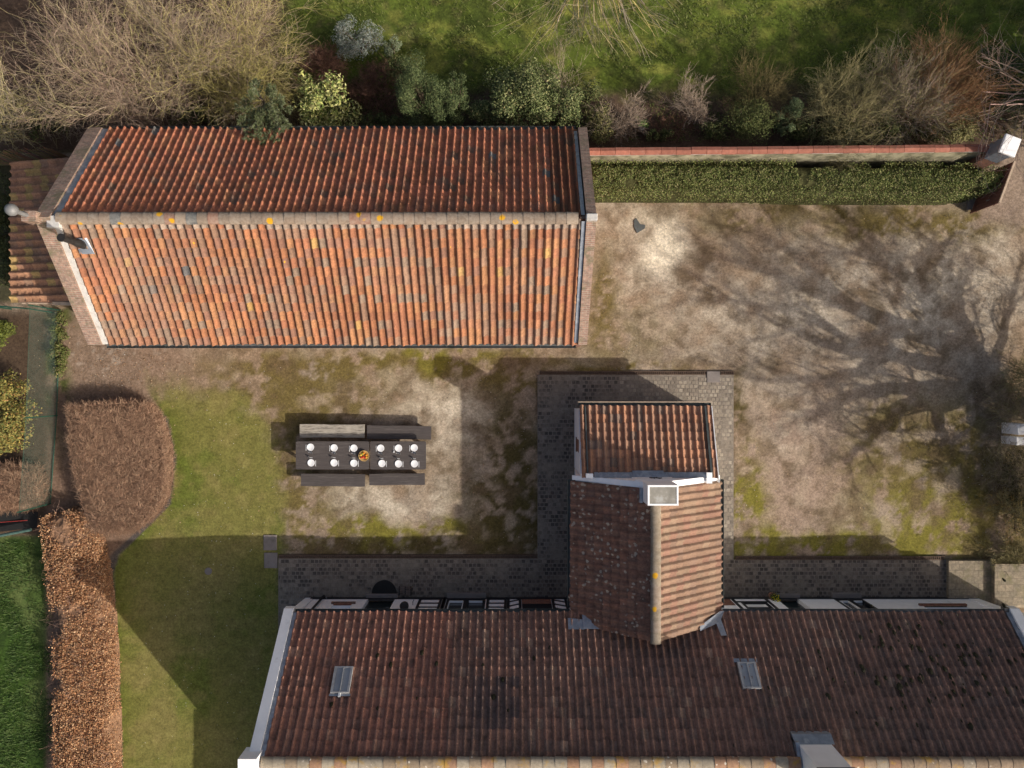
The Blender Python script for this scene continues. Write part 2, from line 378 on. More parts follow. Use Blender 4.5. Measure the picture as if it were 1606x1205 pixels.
for (x0,x1,y0,y1) in ((-B_,B_,19,B_),(-B_,B_,-B_,-19),(-B_,-26,-19,19),(26,B_,-19,19)):
    far.add([(x0,y0,-.02),(x1,y0,-.02),(x1,y1,-.02),(x0,y1,-.02)], [(0,1,2,3)], g)
tag(far.build('field', M['ground']), kind='structure')

# ---------------------------------------------------------------- cobbled paths
def cobbles(name, rects, cw=.165, rh=.155, z=.045, pal=((.165,.13,.105),(.12,.096,.08),(.21,.17,.135),(.085,.07,.06))):
    V = []; Fq = []; C = []
    for (x0, x1, y0, y1) in rects:
        base = MBs[name]; base.box(x0, x1, y0, y1, -.1, z-.005)
        r = 0; y = y0+.01
        while y+rh <= y1+.03:
            x = x0+(-.5*cw if r % 2 else 0)+.01
            while x < x1:
                a = max(x, x0)+.008+rnd.uniform(0,.006); b = min(x+cw, x1)-.008-rnd.uniform(0,.006)
                if b-a > .05:
                    c0 = y+.008+rnd.uniform(0,.006); d0 = min(y+rh, y1)-.008-rnd.uniform(0,.006)
                    if d0-c0 > .04:
                        zz = z+rnd.uniform(-.003,.006); i = len(V); s = .007
                        V += [(a,c0,z-.03),(b,c0,z-.03),(b,d0,z-.03),(a,d0,z-.03),(a+s,c0+s,zz),(b-s,c0+s,zz),(b-s,d0-s,zz),(a+s,d0-s,zz)]
                        Fq += [(i+4,i+5,i+6,i+7),(i,i+1,i+5,i+4),(i+1,i+2,i+6,i+5),(i+2,i+3,i+7,i+6),(i+3,i,i+4,i+7)]
                        p = rnd.choice(pal); k = rnd.uniform(.8, 1.2); C += [tuple(q*k for q in p)]*8
                x += cw
            y += rh; r += 1
    return V, Fq, C
MBs = {}
def path(name, rects, **kw):
    MBs[name] = MB(); V, Fq, C = cobbles(name, rects, **kw)
    tag(MBs[name].build(name+'_bed', M['joint']), kind='structure')
    tag(npmesh(name, V, Fq, M['cobble'], C), kind='structure')
path('sandy_path', [(7.28,8.67,-6.88,.36),(4.2,7.28,-.95,.36)], pal=((.27,.23,.18),(.24,.20,.16),(.29,.25,.20),(.19,.16,.13)))
path('cobbled_path', [(1.0,4.2,-.95,.36),(1.0,2.5,-6.82,-.95),(2.5,7.28,-1.2,-.95)],
     pal=((.15,.125,.105),(.11,.095,.08),(.19,.16,.135),(.08,.068,.06)))
path('house_pavement', [(-9.14,2.4,-8.42,-6.82),(7.28,16.99,-8.42,-6.88),(-9.14,-7.85,-19,-8.42)])
tm = MB(); tm.box(16.99,18.64,-8.6,-6.88,-.1,.2).build
tag(tm.build('lower_terrace', M['terrace']), kind='structure')
tag(MB().box(18.64,25,-8.63,-6.95,-.1,.4).build('upper_terrace', M['terrace']), kind='structure')

# drains: rusty channels with cross bars
def drain(x0, x1, y, label):
    t = thing('drain_channel', label, 'drain', ((x0+x1)/2, y, 0), group='rusty slot drains along the paving')
    MB().box(x0,x1,y-.07,y-.045,-.05,.062).box(x0,x1,y+.045,y+.07,-.05,.062).box(x0,x1,y-.045,y+.045,-.05,.012).build('frame', M['rust'], t)
    g = MB(); x = x0+.03
    while x < x1-.03: g.box(x,x+.035,y-.045,y+.045,.012,.055); x += .075
    g.build('grate', M['rust'], t)
drain(1.1, 7.6, .43, 'rusty slot drain along the far edge of the cobbles, left of the concrete square')
drain(8.16, 8.7, .43, 'short end of the rusty slot drain, right of the concrete square')
drain(-9.14, 1.0, -6.75, 'long rusty slot drain between the mossy yard and the pavement, left of the kitchen wing')
drain(8.75, 16.9, -6.81, 'long rusty slot drain along the pavement, right of the kitchen wing')
o = MB().box(7.62,8.13,.06,.5,-.05,.07,bev=.01).build('inspection_cover', M['concrete']); tag(o, 'square concrete inspection cover interrupting the drain at the far right corner of the cobbles', 'inspection cover')
for (px, py, w2, l) in ((424,851,20,'upper of two concrete slabs beside the lawn at the pavement corner'),(425,879,20,'lower of two concrete slabs beside the lawn at the pavement corner')):
    x, y = P(px, py); o = MB().box(x-.26,x+.26,y-.3,y+.3,-.05,.035,bev=.01).build('paving_slab', M['concrete']); tag(o, l, 'paving slab', 'concrete slabs by the lawn')
x, y = P(327, 896); o = MB().lathe(x, y, [(.14,-.02),(.14,.03),(.11,.035)], 16).build('manhole_cover', M['concrete']); tag(o, 'small round lid set in the shaded lawn', 'manhole cover')

# ---------------------------------------------------------------- roofs
def pal_pick(pal, n):
    pr = np.array([p[0] for p in pal]); pr = pr/pr.sum()
    cs = np.array([p[1] for p in pal]); return cs[nr.choice(len(pal), n, p=pr)]*nr.uniform(.88, 1.12, (n, 1))
def tile_slope(name, O, U, Vd, Lu, Lv, pal, mat, parent, cw=.257, rh=.335, amp=.045, colfn=None, flip=False, hole=None):
    """O eave corner, U along the eave, Vd up the slope (unit vectors); pantiles as real geometry"""
    O = np.array(O, float); U = np.array(U, float); Vd = np.array(Vd, float)
    Nn = np.cross(U, Vd); Nn /= np.linalg.norm(Nn)
    if Nn[2] < 0: Nn = -Nn
    nc = int(round(Lu/cw)); cw = Lu/nc; nrw = int(round(Lv/rh)); rh = Lv/nrw
    us = np.linspace(0, 1, 11); ph = 1-us if flip else us
    # pantile section: broad pan and a narrower roll
    prof = amp*(np.cos(2*np.pi*(ph-.30))+.28*np.cos(4*np.pi*(ph-.30)))
    Vs = []; Fs = []; Cs = []; b = 0
    sag = lambda u, v: min(1, Lu/9)*(.026*math.sin(u*.8+v*.7)+.012*math.sin(u*2.1+1)-.025*math.sin(math.pi*min(1, v/Lv)))
    tc = pal_pick(pal, nc*nrw)
    for r in range(nrw):
        for c in range(nc):
            if hole and hole(c*cw+cw/2, r*rh+rh/2): continue
            col = tc[r*nc+c]
            if colfn is not None: col = colfn((c+.5)/nc, r, nrw, col)
            du = rnd.uniform(-.006,.006); dv = rnd.uniform(-.02,.02)-(.05 if rnd.random() < .012 else 0); dz = rnd.uniform(-.004,.004); tw = rnd.uniform(-.006,.006)
            u = (c+us)*cw+du; s = sag(c*cw, r*rh)
            for (v, z, k) in ((r*rh-.0+dv, -.016, 0), (r*rh+dv, .040, 0), (r*rh+dv, .040, 0), ((r+1)*rh+.05, -.010, 1)):
                q = O+np.outer(u, U)+Vd*v+np.outer(prof*(1 if k == 0 else .96)+z+dz+s+tw*(us-.5), Nn)
                Vs.append(q); Cs.append(np.tile(col, (11, 1)))
            for k in (0, 2):
                i0 = b+k*11+np.arange(10)
                Fs.append(np.stack([i0, i0+1, i0+12, i0+11], 1))
            b += 44
    Vs = np.vstack(Vs); Fs = np.vstack(Fs); Cs = np.vstack(Cs)
    if flip is None: pass
    n0 = np.cross(Vs[Fs[10][1]]-Vs[Fs[10][0]], Vs[Fs[10][2]]-Vs[Fs[10][1]])
    if np.dot(n0, Nn) < 0: Fs = Fs[:, ::-1]
    return npmesh(name, Vs, Fs, mat, Cs, smooth=True, parent=parent)
def ridge_caps(name, A, Bp, rad, step, pal, mat, parent, drop=.05):
    A = Vector(A); Bp = Vector(Bp); L = (Bp-A).length; d = (Bp-A)/L; s = Vector((0,0,1)).cross(d).normalized()
    n = int(round(L/step)); st = L/n; V = []; Fq = []; C = []
    cols = pal_pick(pal, n); m = 10
    for i in range(n):
        a = i*st; e = (i+1)*st+.02; j = rnd.uniform(-.003,.003); bz = len(V)
        for (t, k) in ((a, -.012), (a, 0.012), (a, 0.012), (e, -.004)):
            for q in range(m+1):
                an = math.pi*(q/m)*1.1-math.pi*.05
                r = rad+k
                p = A+d*t+s*(math.cos(an)*r+j)+Vector((0,0,1))*(math.sin(an)*r*.62-drop*.4+j)
                V.append(tuple(p)); C.append(tuple(cols[i]))
        for k in (0, 2):
            for q in range(m):
                i0 = bz+k*(m+1)+q; Fq.append((i0+1, i0, i0+m+1, i0+m+2))
    V = np.array(V); Fq = np.array(Fq)
    return npmesh(name, V, Fq, mat, C, smooth=True, parent=parent)
def slope_box(mb, x0, x1, ya, za, yb, zb, up, dn, col=None):
    """a bar following the slope from (ya,za) to (yb,zb), between x0 and x1"""
    b = [(x0,ya,za-dn),(x1,ya,za-dn),(x1,yb,zb-dn),(x0,yb,zb-dn)]; t = [(x0,ya,za+up),(x1,ya,za+up),(x1,yb,zb+up),(x0,yb,zb+up)]
    if yb < ya: b = [b[1],b[0],b[3],b[2]]; t = [t[1],t[0],t[3],t[2]]
    return mb.hexa(b, t, col)
def gutter(name, A, Bp, r, mat, parent):
    """half-round open gutter"""
    A = Vector(A); Bp = Vector(Bp); d = (Bp-A).normalized(); s = Vector((0,0,1)).cross(d).normalized(); V = []; Fq = []
    for t in (A, Bp):
        for rr in (r, r-.012):
            for q in range(9):
                an = math.pi+math.pi*q/8
                V.append(tuple(t+s*math.cos(an)*rr+Vector((0,0,1))*math.sin(an)*rr))
    for q in range(8):
        Fq += [(q,q+1,18+q+1,18+q),(9+q+1,9+q,27+q,27+q+1)]
    Fq += [(0,9,27,18),(8,26,35,17)]
    for e in (0, 18): Fq += [(e+q, e+9+q, e+9+q+1, e+q+1) for q in range(8)]
    mb = MB(); mb.add(V, Fq); 
    # end caps
    for e in (0, 18): mb.add([V[e+q] for q in range(9)], [tuple(range(9))])
    # brackets
    L = (Bp-A).length; n = max(2, int(L/.8))
    for i in range(n):
        p = A+d*(L*(i+.5)/n); mb.tube([p+s*(r+.004), p-s*(r+.004)], .006, 5)
    return mb.build(name, mat, parent)

ORANGE = [(5,(.33,.142,.072)),(4,(.295,.125,.07)),(3,(.34,.165,.082)),(3,(.26,.155,.105)),(1.8,(.25,.13,.09)),(1,(.24,.17,.125)),(.15,(.40,.24,.09)),(.08,(.13,.125,.125))]
NORTHP = [(5,(.46,.175,.10)),(4,(.40,.155,.095)),(1.5,(.32,.15,.10)),(1.2,(.50,.22,.12)),(.4,(.24,.14,.10)),(.05,(.17,.17,.17))]
DARK = [(5,(.27,.155,.115)),(4,(.245,.145,.11)),(2,(.30,.165,.12)),(1.5,(.22,.14,.11)),(.6,(.34,.22,.16))]
LEANP = [(4,(.34,.19,.125)),(3,(.28,.15,.10)),(2,(.40,.20,.12)),(1,(.22,.15,.115))]
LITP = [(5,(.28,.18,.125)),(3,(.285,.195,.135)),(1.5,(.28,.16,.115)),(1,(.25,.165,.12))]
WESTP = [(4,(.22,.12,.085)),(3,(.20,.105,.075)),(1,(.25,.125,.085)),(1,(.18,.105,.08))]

# ------------------------------------------------ barn
BE, BR = 2.8, 5.6; BX0, BX1 = -14.2, 2.3; BY0, BY1, BYR = 1.40, 8.97, 5.185
barn = thing('barn', 'long barn with bright orange pantile roof and brick gables beside the yard', 'barn', ((BX0+BX1)/2, BYR, 0))
wl = MB()
wl.box(BX0-.35, BX1+.2, BY0+.16, BY1-.2, -.1, BE-.12)
wl.build('wall', M['brick'], barn)
gbl = MB()
for (x0, x1) in ((BX0-.62, BX0-.14), (BX1, BX1+.3)):
    gbl = MB(); gbl.add([(x0,BY0+.05,BE-.2),(x0,BY1-.05,BE-.2),(x0,BYR,BR-.02),(x1,BY0+.05,BE-.2),(x1,BY1-.05,BE-.2),(x1,BYR,BR-.02),(x0,BY0+.05,-.05),(x0,BY1-.05,-.05),(x1,BY0+.05,-.05),(x1,BY1-.05,-.05)],
            [(0,2,1),(3,4,5),(6,0,1,7),(8,9,4,3),(0,6,8,3),(1,4,9,7)])
    gbl.build('gable_wall', M['brick'], barn)
Ls = math.hypot(BYR-BY0, BR-BE); vs_ = ((BYR-BY0)/Ls, (BR-BE)/Ls)
def barn_s(u, r, n, c):
    if r == n-1: return np.array((.31,.235,.185))*rnd.uniform(.8,1.15) if rnd.random() < .75 else c
    k = .80+.42*float(fbm(np.array([u*22.]), np.array([r*.33]), 3, 201)[0])
    g = float(fbm(np.array([u*9.]), np.array([r*.25+4]), 3, 207)[0]); g = min(1, max(0, (g-.45)*3))*.45
    return (c*(1-g)+np.array((.25,.175,.13))*g)*k
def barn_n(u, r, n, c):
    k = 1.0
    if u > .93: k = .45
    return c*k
rs = tile_slope('roof', (BX0,BY0,BE), (1,0,0), (0,vs_[0],vs_[1]), BX1-BX0, Ls, ORANGE, M['tile'], barn, colfn=barn_s, amp=.042)
rs['label'] = 'sunlit orange pantile slope of the barn'
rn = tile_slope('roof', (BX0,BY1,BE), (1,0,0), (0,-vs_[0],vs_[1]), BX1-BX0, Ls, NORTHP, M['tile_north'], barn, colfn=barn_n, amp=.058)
rn['label'] = 'darker mossy pantile slope of the barn'
RIDGEP = [(5,(.27,.205,.155)),(4,(.25,.195,.15)),(.8,(.31,.18,.13)),(.8,(.16,.16,.155)),(1,(.30,.235,.18))]
ridge_caps('ridge', (BX0-.02,BYR,BR+.02), (BX1-.25,BYR,BR+.02), .19, .34, RIDGEP, M['ridge'], rs)
cp = MB(); cp_b = MB()
slope_box(cp, BX0-.66, BX0-.18, BY0-.02, BE-.02, BYR, BR, .16, .12); slope_box(cp, BX0-.66, BX0-.18, BY1+.02, BE-.02, BYR, BR, .16, .12)
cp.box(BX0-.95, BX0-.5, BYR-.16, BYR+.16, BR-.7, BR+.3)
slope_box(cp_b, BX1+.02, BX1+.33, BY0-.02, BE-.02, BYR, BR, .16, .12); slope_box(cp_b, BX1+.02, BX1+.33, BY1+.02, BE-.02, BYR, BR, .16, .12)
cp.build('coping', M['coping'], barn); cp_b.build('coping', M['coping'], barn)
fl = MB()
slope_box(fl, BX0-.18, BX0+.015, BY0, BE, BYR, BR, .075, .02); fl.box(BX0-.3, BX0+.08, BYR-.3, BYR+.06, BR-.25, BR+.09)
fl.build('cement_flashing', M['cement'], barn)['label'] = 'pale cement fillet beside the left gable coping'
fl = MB()
slope_box(fl, BX0-.18, BX0+.04, BY1, BE, BYR+.07, BR-.05, .07, .02)
fl.build('lead_flashing', M['lead'], barn); fl = MB()
slope_box(fl, BX1-.14, BX1-.02, BY1-.1, BE+.04, BYR+.1, BR-.06, .075, .0)
slope_box(fl, BX1-.12, BX1+.0, BY0+.05, BE+.02, BYR-.1, BR-.06, .085, .0)
fl.build('lead_flashing', M['lead'], barn)
gutter('gutter', (BX0-.1,BY0-.06,BE-.03), (BX1-.05,BY0-.06,BE-.03), .075, M['zinc'], barn)
gutter('gutter', (BX0-.1,BY1+.06,BE-.03), (BX1-.05,BY1+.06,BE-.03), .07, M['gutter'], barn)
MB().box(BX1+.0,BX1+.35,BYR-.12,BYR+.1,BR+.05,BR+.24,bev=.02).build('cap_stone', M['cement'], barn)
# bent stovepipe
fx, fy = -13.72, 4.45; fz = BE+(fy-BY0)*(BR-BE)/(BYR-BY0)
fp = thing('stovepipe', 'black sooty stovepipe with a lead base near the left end of the barn roof', 'flue', (fx, fy, fz))
MB().tube([(fx,fy,fz-.2),(fx,fy,fz+.35),(fx-.02,fy+.01,fz+.55),(fx-.02,fy+.01,fz+1.1)], [.13,.13,.10,.10], 14).tube([(fx-.02,fy+.01,fz+1.08),(fx-.02,fy+.01,fz+1.14)], .125, 14).build('pipe', M['blackmetal'], fp, smooth=False)
b = MB(); dz = (BR-BE)/(BYR-BY0)
b.hexa([(fx-.2,fy-.26,fz-.26*dz+.03),(fx+.26,fy-.26,fz-.26*dz+.03),(fx+.2,fy+.2,fz+.2*dz+.03),(fx-.2,fy+.2,fz+.2*dz+.03)], [(fx-.2,fy-.26,fz-.26*dz+.085),(fx+.26,fy-.26,fz-.26*dz+.085),(fx+.15,fy+.18,fz+.18*dz+.085),(fx-.15,fy+.18,fz+.18*dz+.085)])
b.build('flashing', M['lead'], fp)
# flue with round cowl at the gable
cx, cy = -14.98, BYR+.03
fl = thing('chimney_cowl', 'round steel chimney cowl on a post at the left gable of the barn', 'chimney cowl', (cx, cy, 5.8))
MB().lathe(cx, cy, [(.07,5.7),(.07,6.45),(.1,6.5)], 12).build('pipe', M['steel'], fl)
MB().lathe(cx, cy, [(.12,6.42),(.165,6.47),(.19,6.56),(.165,6.65),(.10,6.71),(.04,6.73)], 18).build('cap', M['steel'], fl, smooth=True)

# ------------------------------------------------ lean-to shed against the barn
LX0, LX1, LY0, LY1 = -18.35, -14.85, 2.98, 8.15
shed = thing('shed', 'low lean-to shed with mossy brown pantiles against the left gable of the barn', 'shed', ((LX0+LX1)/2, 5.5, 0))
MB().box(LX0+.15, LX1, LY0+.12, LY1-.12, -.05, 1.7).build('wall', M['brick'], shed)
Ll = math.hypot(LX1-LX0, .75)
LT = [(4,(.42,.22,.13)),(3,(.36,.19,.12)),(2,(.48,.32,.13)),(1,(.3,.18,.12))]
tile_slope('roof', (LX0,LY0,1.8), (0,1,0), ((LX1-LX0)/Ll,0,.75/Ll), LY1-LY0, Ll, LT, M['tile_north'], shed, cw=.29, rh=.34, flip=True)
MB().box(LX0+.4, LX1-.1, LY0-.05, LY0-.01, 1.72, 1.82).box(LX0+1.8, LX1+.3, LY0-.14, LY0-.02, 2.1, 2.25).build('verge_board', M['palewood'], shed)
MB().box(LX0+.05, LX1, LY0+.05, LY1-.05, 1.62, 1.72).build('roof_deck', M['darkwood'], shed)

# ------------------------------------------------ farmhouse
ME, MR = 2.3, 5.82; MX0, MX1 = -7.75, 17.75; MYE, MYR = -8.19, -11.75; MYS = 2*MYR-MYE; WY = -8.36
house = thing('farmhouse', 'long white farmhouse with dark red pantile roof along the near side of the yard', 'house', (5, MYR, 0))
OPEN = [(-5.6,-4.55,0,2.05,'door'),(-6.78,-6.05,1.02,2.0,'win'),(-2.52,-1.02,.12,2.0,'fwin'),(10.3,11.13,0,2.05,'door'),(12.5,13.6,0.1,2.05,'fwin'),(15.45,17.05,1.25,2.0,'win'),(8.75,9.75,.65,1.9,'twin')]
wb = MB(); x = MX0+.02
segs = sorted(OPEN)
for (x0,x1,z0,z1,k) in segs:
    wb.box(x, x0, WY-.3, WY, 0, 2.2); 
    if z0 > .02: wb.box(x0, x1, WY-.3, WY, 0, z0)
    wb.box(x0, x1, WY-.3, WY, z1, 2.2); x = x1
wb.box(x, 18.1, WY-.3, WY, 0, 2.2)
wb.box(MX0+.02, 18.1, MYS+.3, MYS+.55, 0, 2.2)
for (x0, x1) in ((MX0-.32, MX0-.002), (MX1+.003, MX1+.4)):
    wb.add([(x0,WY+.0,0),(x0,MYS+.25,0),(x0,MYS+.1,ME-.1),(x0,MYR,MR-.05),(x0,WY+.15,ME-.1),(x1,WY+.0,0),(x1,MYS+.25,0),(x1,MYS+.1,ME-.1),(x1,MYR,MR-.05),(x1,WY+.15,ME-.1)],
           [(0,4,3,2,1),(5,6,7,8,9),(0,1,6,5),(0,5,9,4),(1,2,7,6)])
wb.build('wall', M['white'], house)
MB().box(MX0-.1, 2.4, WY, WY+.02, 0, .24).box(7.5, 18.1, WY, WY+.02, 0, .22).build('plinth', M['black'], house)
for (x0,x1,z0,z1,k) in OPEN:
    if k == 'door':
        d = MB().box(x0,x1,WY-.22,WY-.16,.03,z1).build('door', M['door_green'], house)
        MB().box(x0+.1,x1-.1,WY-.16,WY-.14,.2,.9).box(x0+.1,x1-.1,WY-.16,WY-.14,1.05,1.9).build('panel', M['door_green'], d)
        MB().tube([(x1-.12,WY-.14,1.0),(x1-.12,WY-.08,1.0),(x1-.22,WY-.08,1.0)], .012, 6).build('handle', M['steel'], d)
        MB().box(x0-.1,x1+.1,WY-.1,WY+.17,.0,.13,bev=.015).build('doorstep', M['concrete'], house)
    elif k == 'fwin':
        d = MB().box(x0,x0+.09,WY-.12,WY+.012,z0,z1).box(x1-.09,x1,WY-.12,WY+.012,z0,z1).box((x0+x1)/2-.08,(x0+x1)/2+.08,WY-.12,WY+.012,z0,z1).box(x0+.09,(x0+x1)/2-.08,WY-.12,WY-.0,z0,z0+.34).box((x0+x1)/2+.08,x1-.09,WY-.12,WY-.0,z0,z0+.34).build('window', M['black'], house)
        MB().box(x0+.12,(x0+x1)/2-.11,WY-.06,WY+.016,.46,.5).box((x0+x1)/2+.11,x1-.12,WY-.06,WY+.016,.46,.5).box(x0+.1,x0+.13,WY-.06,WY+.013,.5,1.95).box((x0+x1)/2-.12,(x0+x1)/2-.09,WY-.06,WY+.013,.5,1.95).build('frame', M['white_frame'], d)
        MB().box(x0+.09,x1-.09,WY-.09,WY-.07,.46,z1).build('pane', M['glass'], d)
        MB().box(x0-.02,x1+.02,WY-.1,WY+.21,.0,.16,bev=.012).build('sill', M['concrete'], house)
    elif k == 'win':
        d = MB().box(x0,x1,WY-.15,WY-.1,z0,z0+.08).box(x0,x0+.06,WY-.15,WY-.1,z0+.08,z1).box(x1-.06,x1,WY-.15,WY-.1,z0+.08,z1).box((x0+x1)/2-.03,(x0+x1)/2+.03,WY-.15,WY-.1,z0+.08,z1).build('window', M['white_frame'], house)
        MB().box(x0+.06,x1-.06,WY-.14,WY-.125,z0+.08,z1).build('pane', M['glass'], d)
        MB().box(x0-.09,x1+.09,WY,WY+.07,z0-.28,z0-.17).box(x0+.03,x1-.03,WY,WY+.05,z0-.17,z0-.01).build('sill', M['brick_low'], house)
    else:
        d = MB().box(x0,x1,WY-.06,WY+.012,z0,z0+.1).box(x0,x0+.09,WY-.06,WY+.012,z0+.1,z1).box(x1-.09,x1,WY-.06,WY+.012,z0+.1,z1).box(x0+.09,x1-.09,WY-.06,WY+.0,z0+.55,z0+.63).build('window', M['black'], house)
        MB().box(x0+.09,x1-.09,WY-.05,WY-.04,z0+.1,z0+.55).box(x0+.09,x1-.09,WY-.05,WY-.04,z0+.63,z1).build('panel', M['white_frame'], d)
# timber framed panels
def timber(x0, x1, zs, brace=0):
    m = MB().box(x0,x0+.1,WY,WY+.028,.1,2.2).box(x1-.1,x1,WY,WY+.028,.1,2.2)
    for z in zs:
        m.hexa([(x0+.1,WY,z-brace),(x1-.1,WY,z+brace),(x1-.1,WY+.025,z+brace),(x0+.1,WY+.025,z-brace)],[(x0+.1,WY,z+.09-brace),(x1-.1,WY,z+.09+brace),(x1-.1,WY+.025,z+.09+brace),(x0+.1,WY+.025,z+.09-brace)])
    m.build('timber_frame', M['black'], house)
timber(-3.6,-2.7,(.24,.72,1.2,1.68)); timber(-.98,-.2,(.24,.72,1.2,1.68)); timber(-.19,.36,(.42,.95,1.45),-.12); timber(1.52,2.12,(.45,.95,1.45),.12)
timber(-3.62+.94,-2.54,(1.9,)); timber(8.5,9.9,(.55,))
MB().box(.38,1.5,WY,WY+.012,.26,.85).build('brick_infill', M['brick_low'], house); MB().box(7.95,8.45,WY,WY+.012,.24,1.0).build('brick_infill', M['brick_low'], house)
MB().box(.38,1.5,WY,WY+.02,.86,1.0).box(.38,1.5,WY,WY+.01,1.0,2.0).build('dark_panel', M['black'], house)
# roof slopes
Lm = math.hypot(MYR-MYE, MR-ME); vm = ((MYE-MYR)/Lm, (MR-ME)/Lm)
def slope_pt(px, py):
    """world point on the north slope seen at photo pixel"""
    k = (MR-ME)/(MYE-MYR); s = ((py-602.5)*(H-ME)-F*(-MYE))/(F+(py-602.5)*k)
    z = ME+k*s; return ((px-803)*(H-z)/F, MYE-s, z)
SK = [slope_pt(537,1068), slope_pt(1174,1061)]
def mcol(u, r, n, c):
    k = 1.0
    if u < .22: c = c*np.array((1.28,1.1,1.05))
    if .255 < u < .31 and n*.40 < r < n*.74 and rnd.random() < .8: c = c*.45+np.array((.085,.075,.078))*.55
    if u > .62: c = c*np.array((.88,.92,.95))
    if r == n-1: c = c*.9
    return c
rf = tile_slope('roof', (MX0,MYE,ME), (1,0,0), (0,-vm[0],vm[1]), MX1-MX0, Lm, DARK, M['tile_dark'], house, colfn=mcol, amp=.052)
rf['label'] = 'dark mossy pantile slope facing the yard'
tile_slope('roof', (MX0,MYS,ME), (1,0,0), (0,vm[0],vm[1]), MX1-MX0, Lm, ORANGE, M['tile'], house)['label'] = 'sunlit orange pantile slope facing away from the yard'
ridge_caps('ridge', (MX0,MYR,MR+.02), (8.9,MYR,MR+.02), .2, .38, [(3,(.30,.23,.16)),(2,(.34,.29,.22)),(1,(.32,.19,.12))], M['ridge_lichen'], rf)
ridge_caps('ridge', (10.1,MYR,MR+.02), (MX1,MYR,MR+.02), .2, .38, [(3,(.26,.19,.13)),(2,(.29,.24,.18)),(1,(.27,.16,.10))], M['ridge_lichen'], rf)
cp = MB(); cp_b = MB()
slope_box(cp, MX0-.44, MX0-.10, WY+.3, ME-.16, MYR, MR+.0, .17, .10); slope_box(cp, MX0-.44, MX0-.10, MYS-.1, ME-.1, MYR, MR+.0, .17, .10)
cp.box(MX0-.62, MX0-.05, MYR-.35, MYR+.3, MR-.4, MR+.32)
slope_box(cp_b, MX1+.12, MX1+.46, WY+.3, ME-.16, MYR, MR+.0, .19, .12); slope_box(cp_b, MX1+.12, MX1+.46, MYS-.1, ME-.1, MYR, MR+.0, .19, .12)
cp.build('coping', M['white'], house); cp_b.build('coping', M['white'], house)
fl = MB(); fl_b = MB(); nfl = 17
for i in range(nfl):                                            # stepped lead soakers
    a, b_ = i/nfl, (i+1)/nfl
    for (x0, x1) in ((MX0-.10, MX0+.06), (MX1-.04, MX1+.12)):
        ya = MYE+(MYR-MYE)*a; yb = MYE+(MYR-MYE)*b_; za = ME+(MR-ME)*a; zb = ME+(MR-ME)*b_
        slope_box(fl if x0 < 0 else fl_b, x0, x1+rnd.uniform(-.02,.02), ya, za+.02, yb, zb-.005, .06, .0)
fl.build('lead_flashing', M['lead'], house); fl_b.build('lead_flashing', M['lead'], house)
gutter('gutter', (MX0-.05,MYE+.035,ME-.03), (2.08,MYE+.035,ME-.03), .068, M['gutter'], house)
gutter('gutter', (7.58,MYE+.035,ME-.03), (MX1,MYE+.035,ME-.03), .068, M['zinc'], house)
MB().box(MX1-.05,MX1+.16,MYE-.02,MYE+.13,ME-.2,ME-.0).build('rainwater_head', M['zinc'], house)
MB().tube([(-7.36,WY+.07,0),(-7.36,WY+.07,2.0),(-7.36,MYE+.05,2.2)], .045, 10).build('downpipe', M['black'], house)
MB().tube([(-7.2,WY+.0,.25),(-7.2,WY+.1,.25),(-7.2,WY+.1,.35)], .015, 6).build('tap', M['steel'], house)
MB().tube([(-3.75,WY+.12,.7),(-3.75,WY+.12,1.0)], .012, 6).tube([(-3.75,WY,.95),(-3.75,WY+.12,.95)], .012, 6).build('bracket', M['blackmetal'], house)
MB().lathe(-4.0, WY+.12, [(.05,1.30),(.15,1.36),(.17,1.48),(.10,1.55)], 14).build('wall_lamp', M['blackmetal'], house, smooth=True)
# skylights
kk = (MR-ME)/(MYE-MYR); ln = math.hypot(1, kk); sn = (0, kk/ln, 1/ln)     # normal of the north slope
for i, (x, y, z) in enumerate(SK):
    lab = ('skylight in the left part of the roof, with a latch on its lower edge', 'skylight in the right part of the roof')[i]
    def q(u, v, n): return (x+u, y-v/ln+sn[1]*n, z+v*kk/ln+sn[2]*n)
    w_, h_ = .27, .44
    def bar(m, u0, u1, v0, v1, n0, n1): m.hexa([q(u0,v0,n0),q(u0,v1,n0),q(u1,v1,n0),q(u1,v0,n0)][::-1], [q(u0,v0,n1),q(u0,v1,n1),q(u1,v1,n1),q(u1,v0,n1)][::-1])
    fr = MB(); bar(fr,-w_-.04,-w_+.035,-h_,h_,0,.13); bar(fr,w_-.035,w_+.04,-h_,h_,0,.13); bar(fr,-w_+.035,w_-.035,-h_,-h_+.05,0,.13); bar(fr,-w_+.035,w_-.035,h_-.05,h_,0,.13); bar(fr,-.012,.012,-h_+.05,h_-.05,.09,.14)
    sk = fr.build('skylight', mat_plain('skylight_frame_grey', (.42,.42,.42), .5) if i == 0 else bpy.data.materials['skylight_frame_grey'], rf); sk['label'] = lab
    pn = MB(); bar(pn,-w_+.035,w_-.035,-h_+.05,h_-.05,.06,.10); pn.build('pane', M['sky_tinted_glass'], sk)
    ap = MB(); bar(ap,-w_-.16,w_+.12,-h_-.14,-h_-.01,.05,.075) if i else bar(ap,-w_-.08,w_+.08,h_+.01,h_+.08,.04,.06)
    ap.build('apron', M['lead'], sk)
    if not i:
        lt = MB(); bar(lt,-.04,.03,h_-.02,h_+.12,.06,.11); lt.build('latch', M['white_frame'], sk)
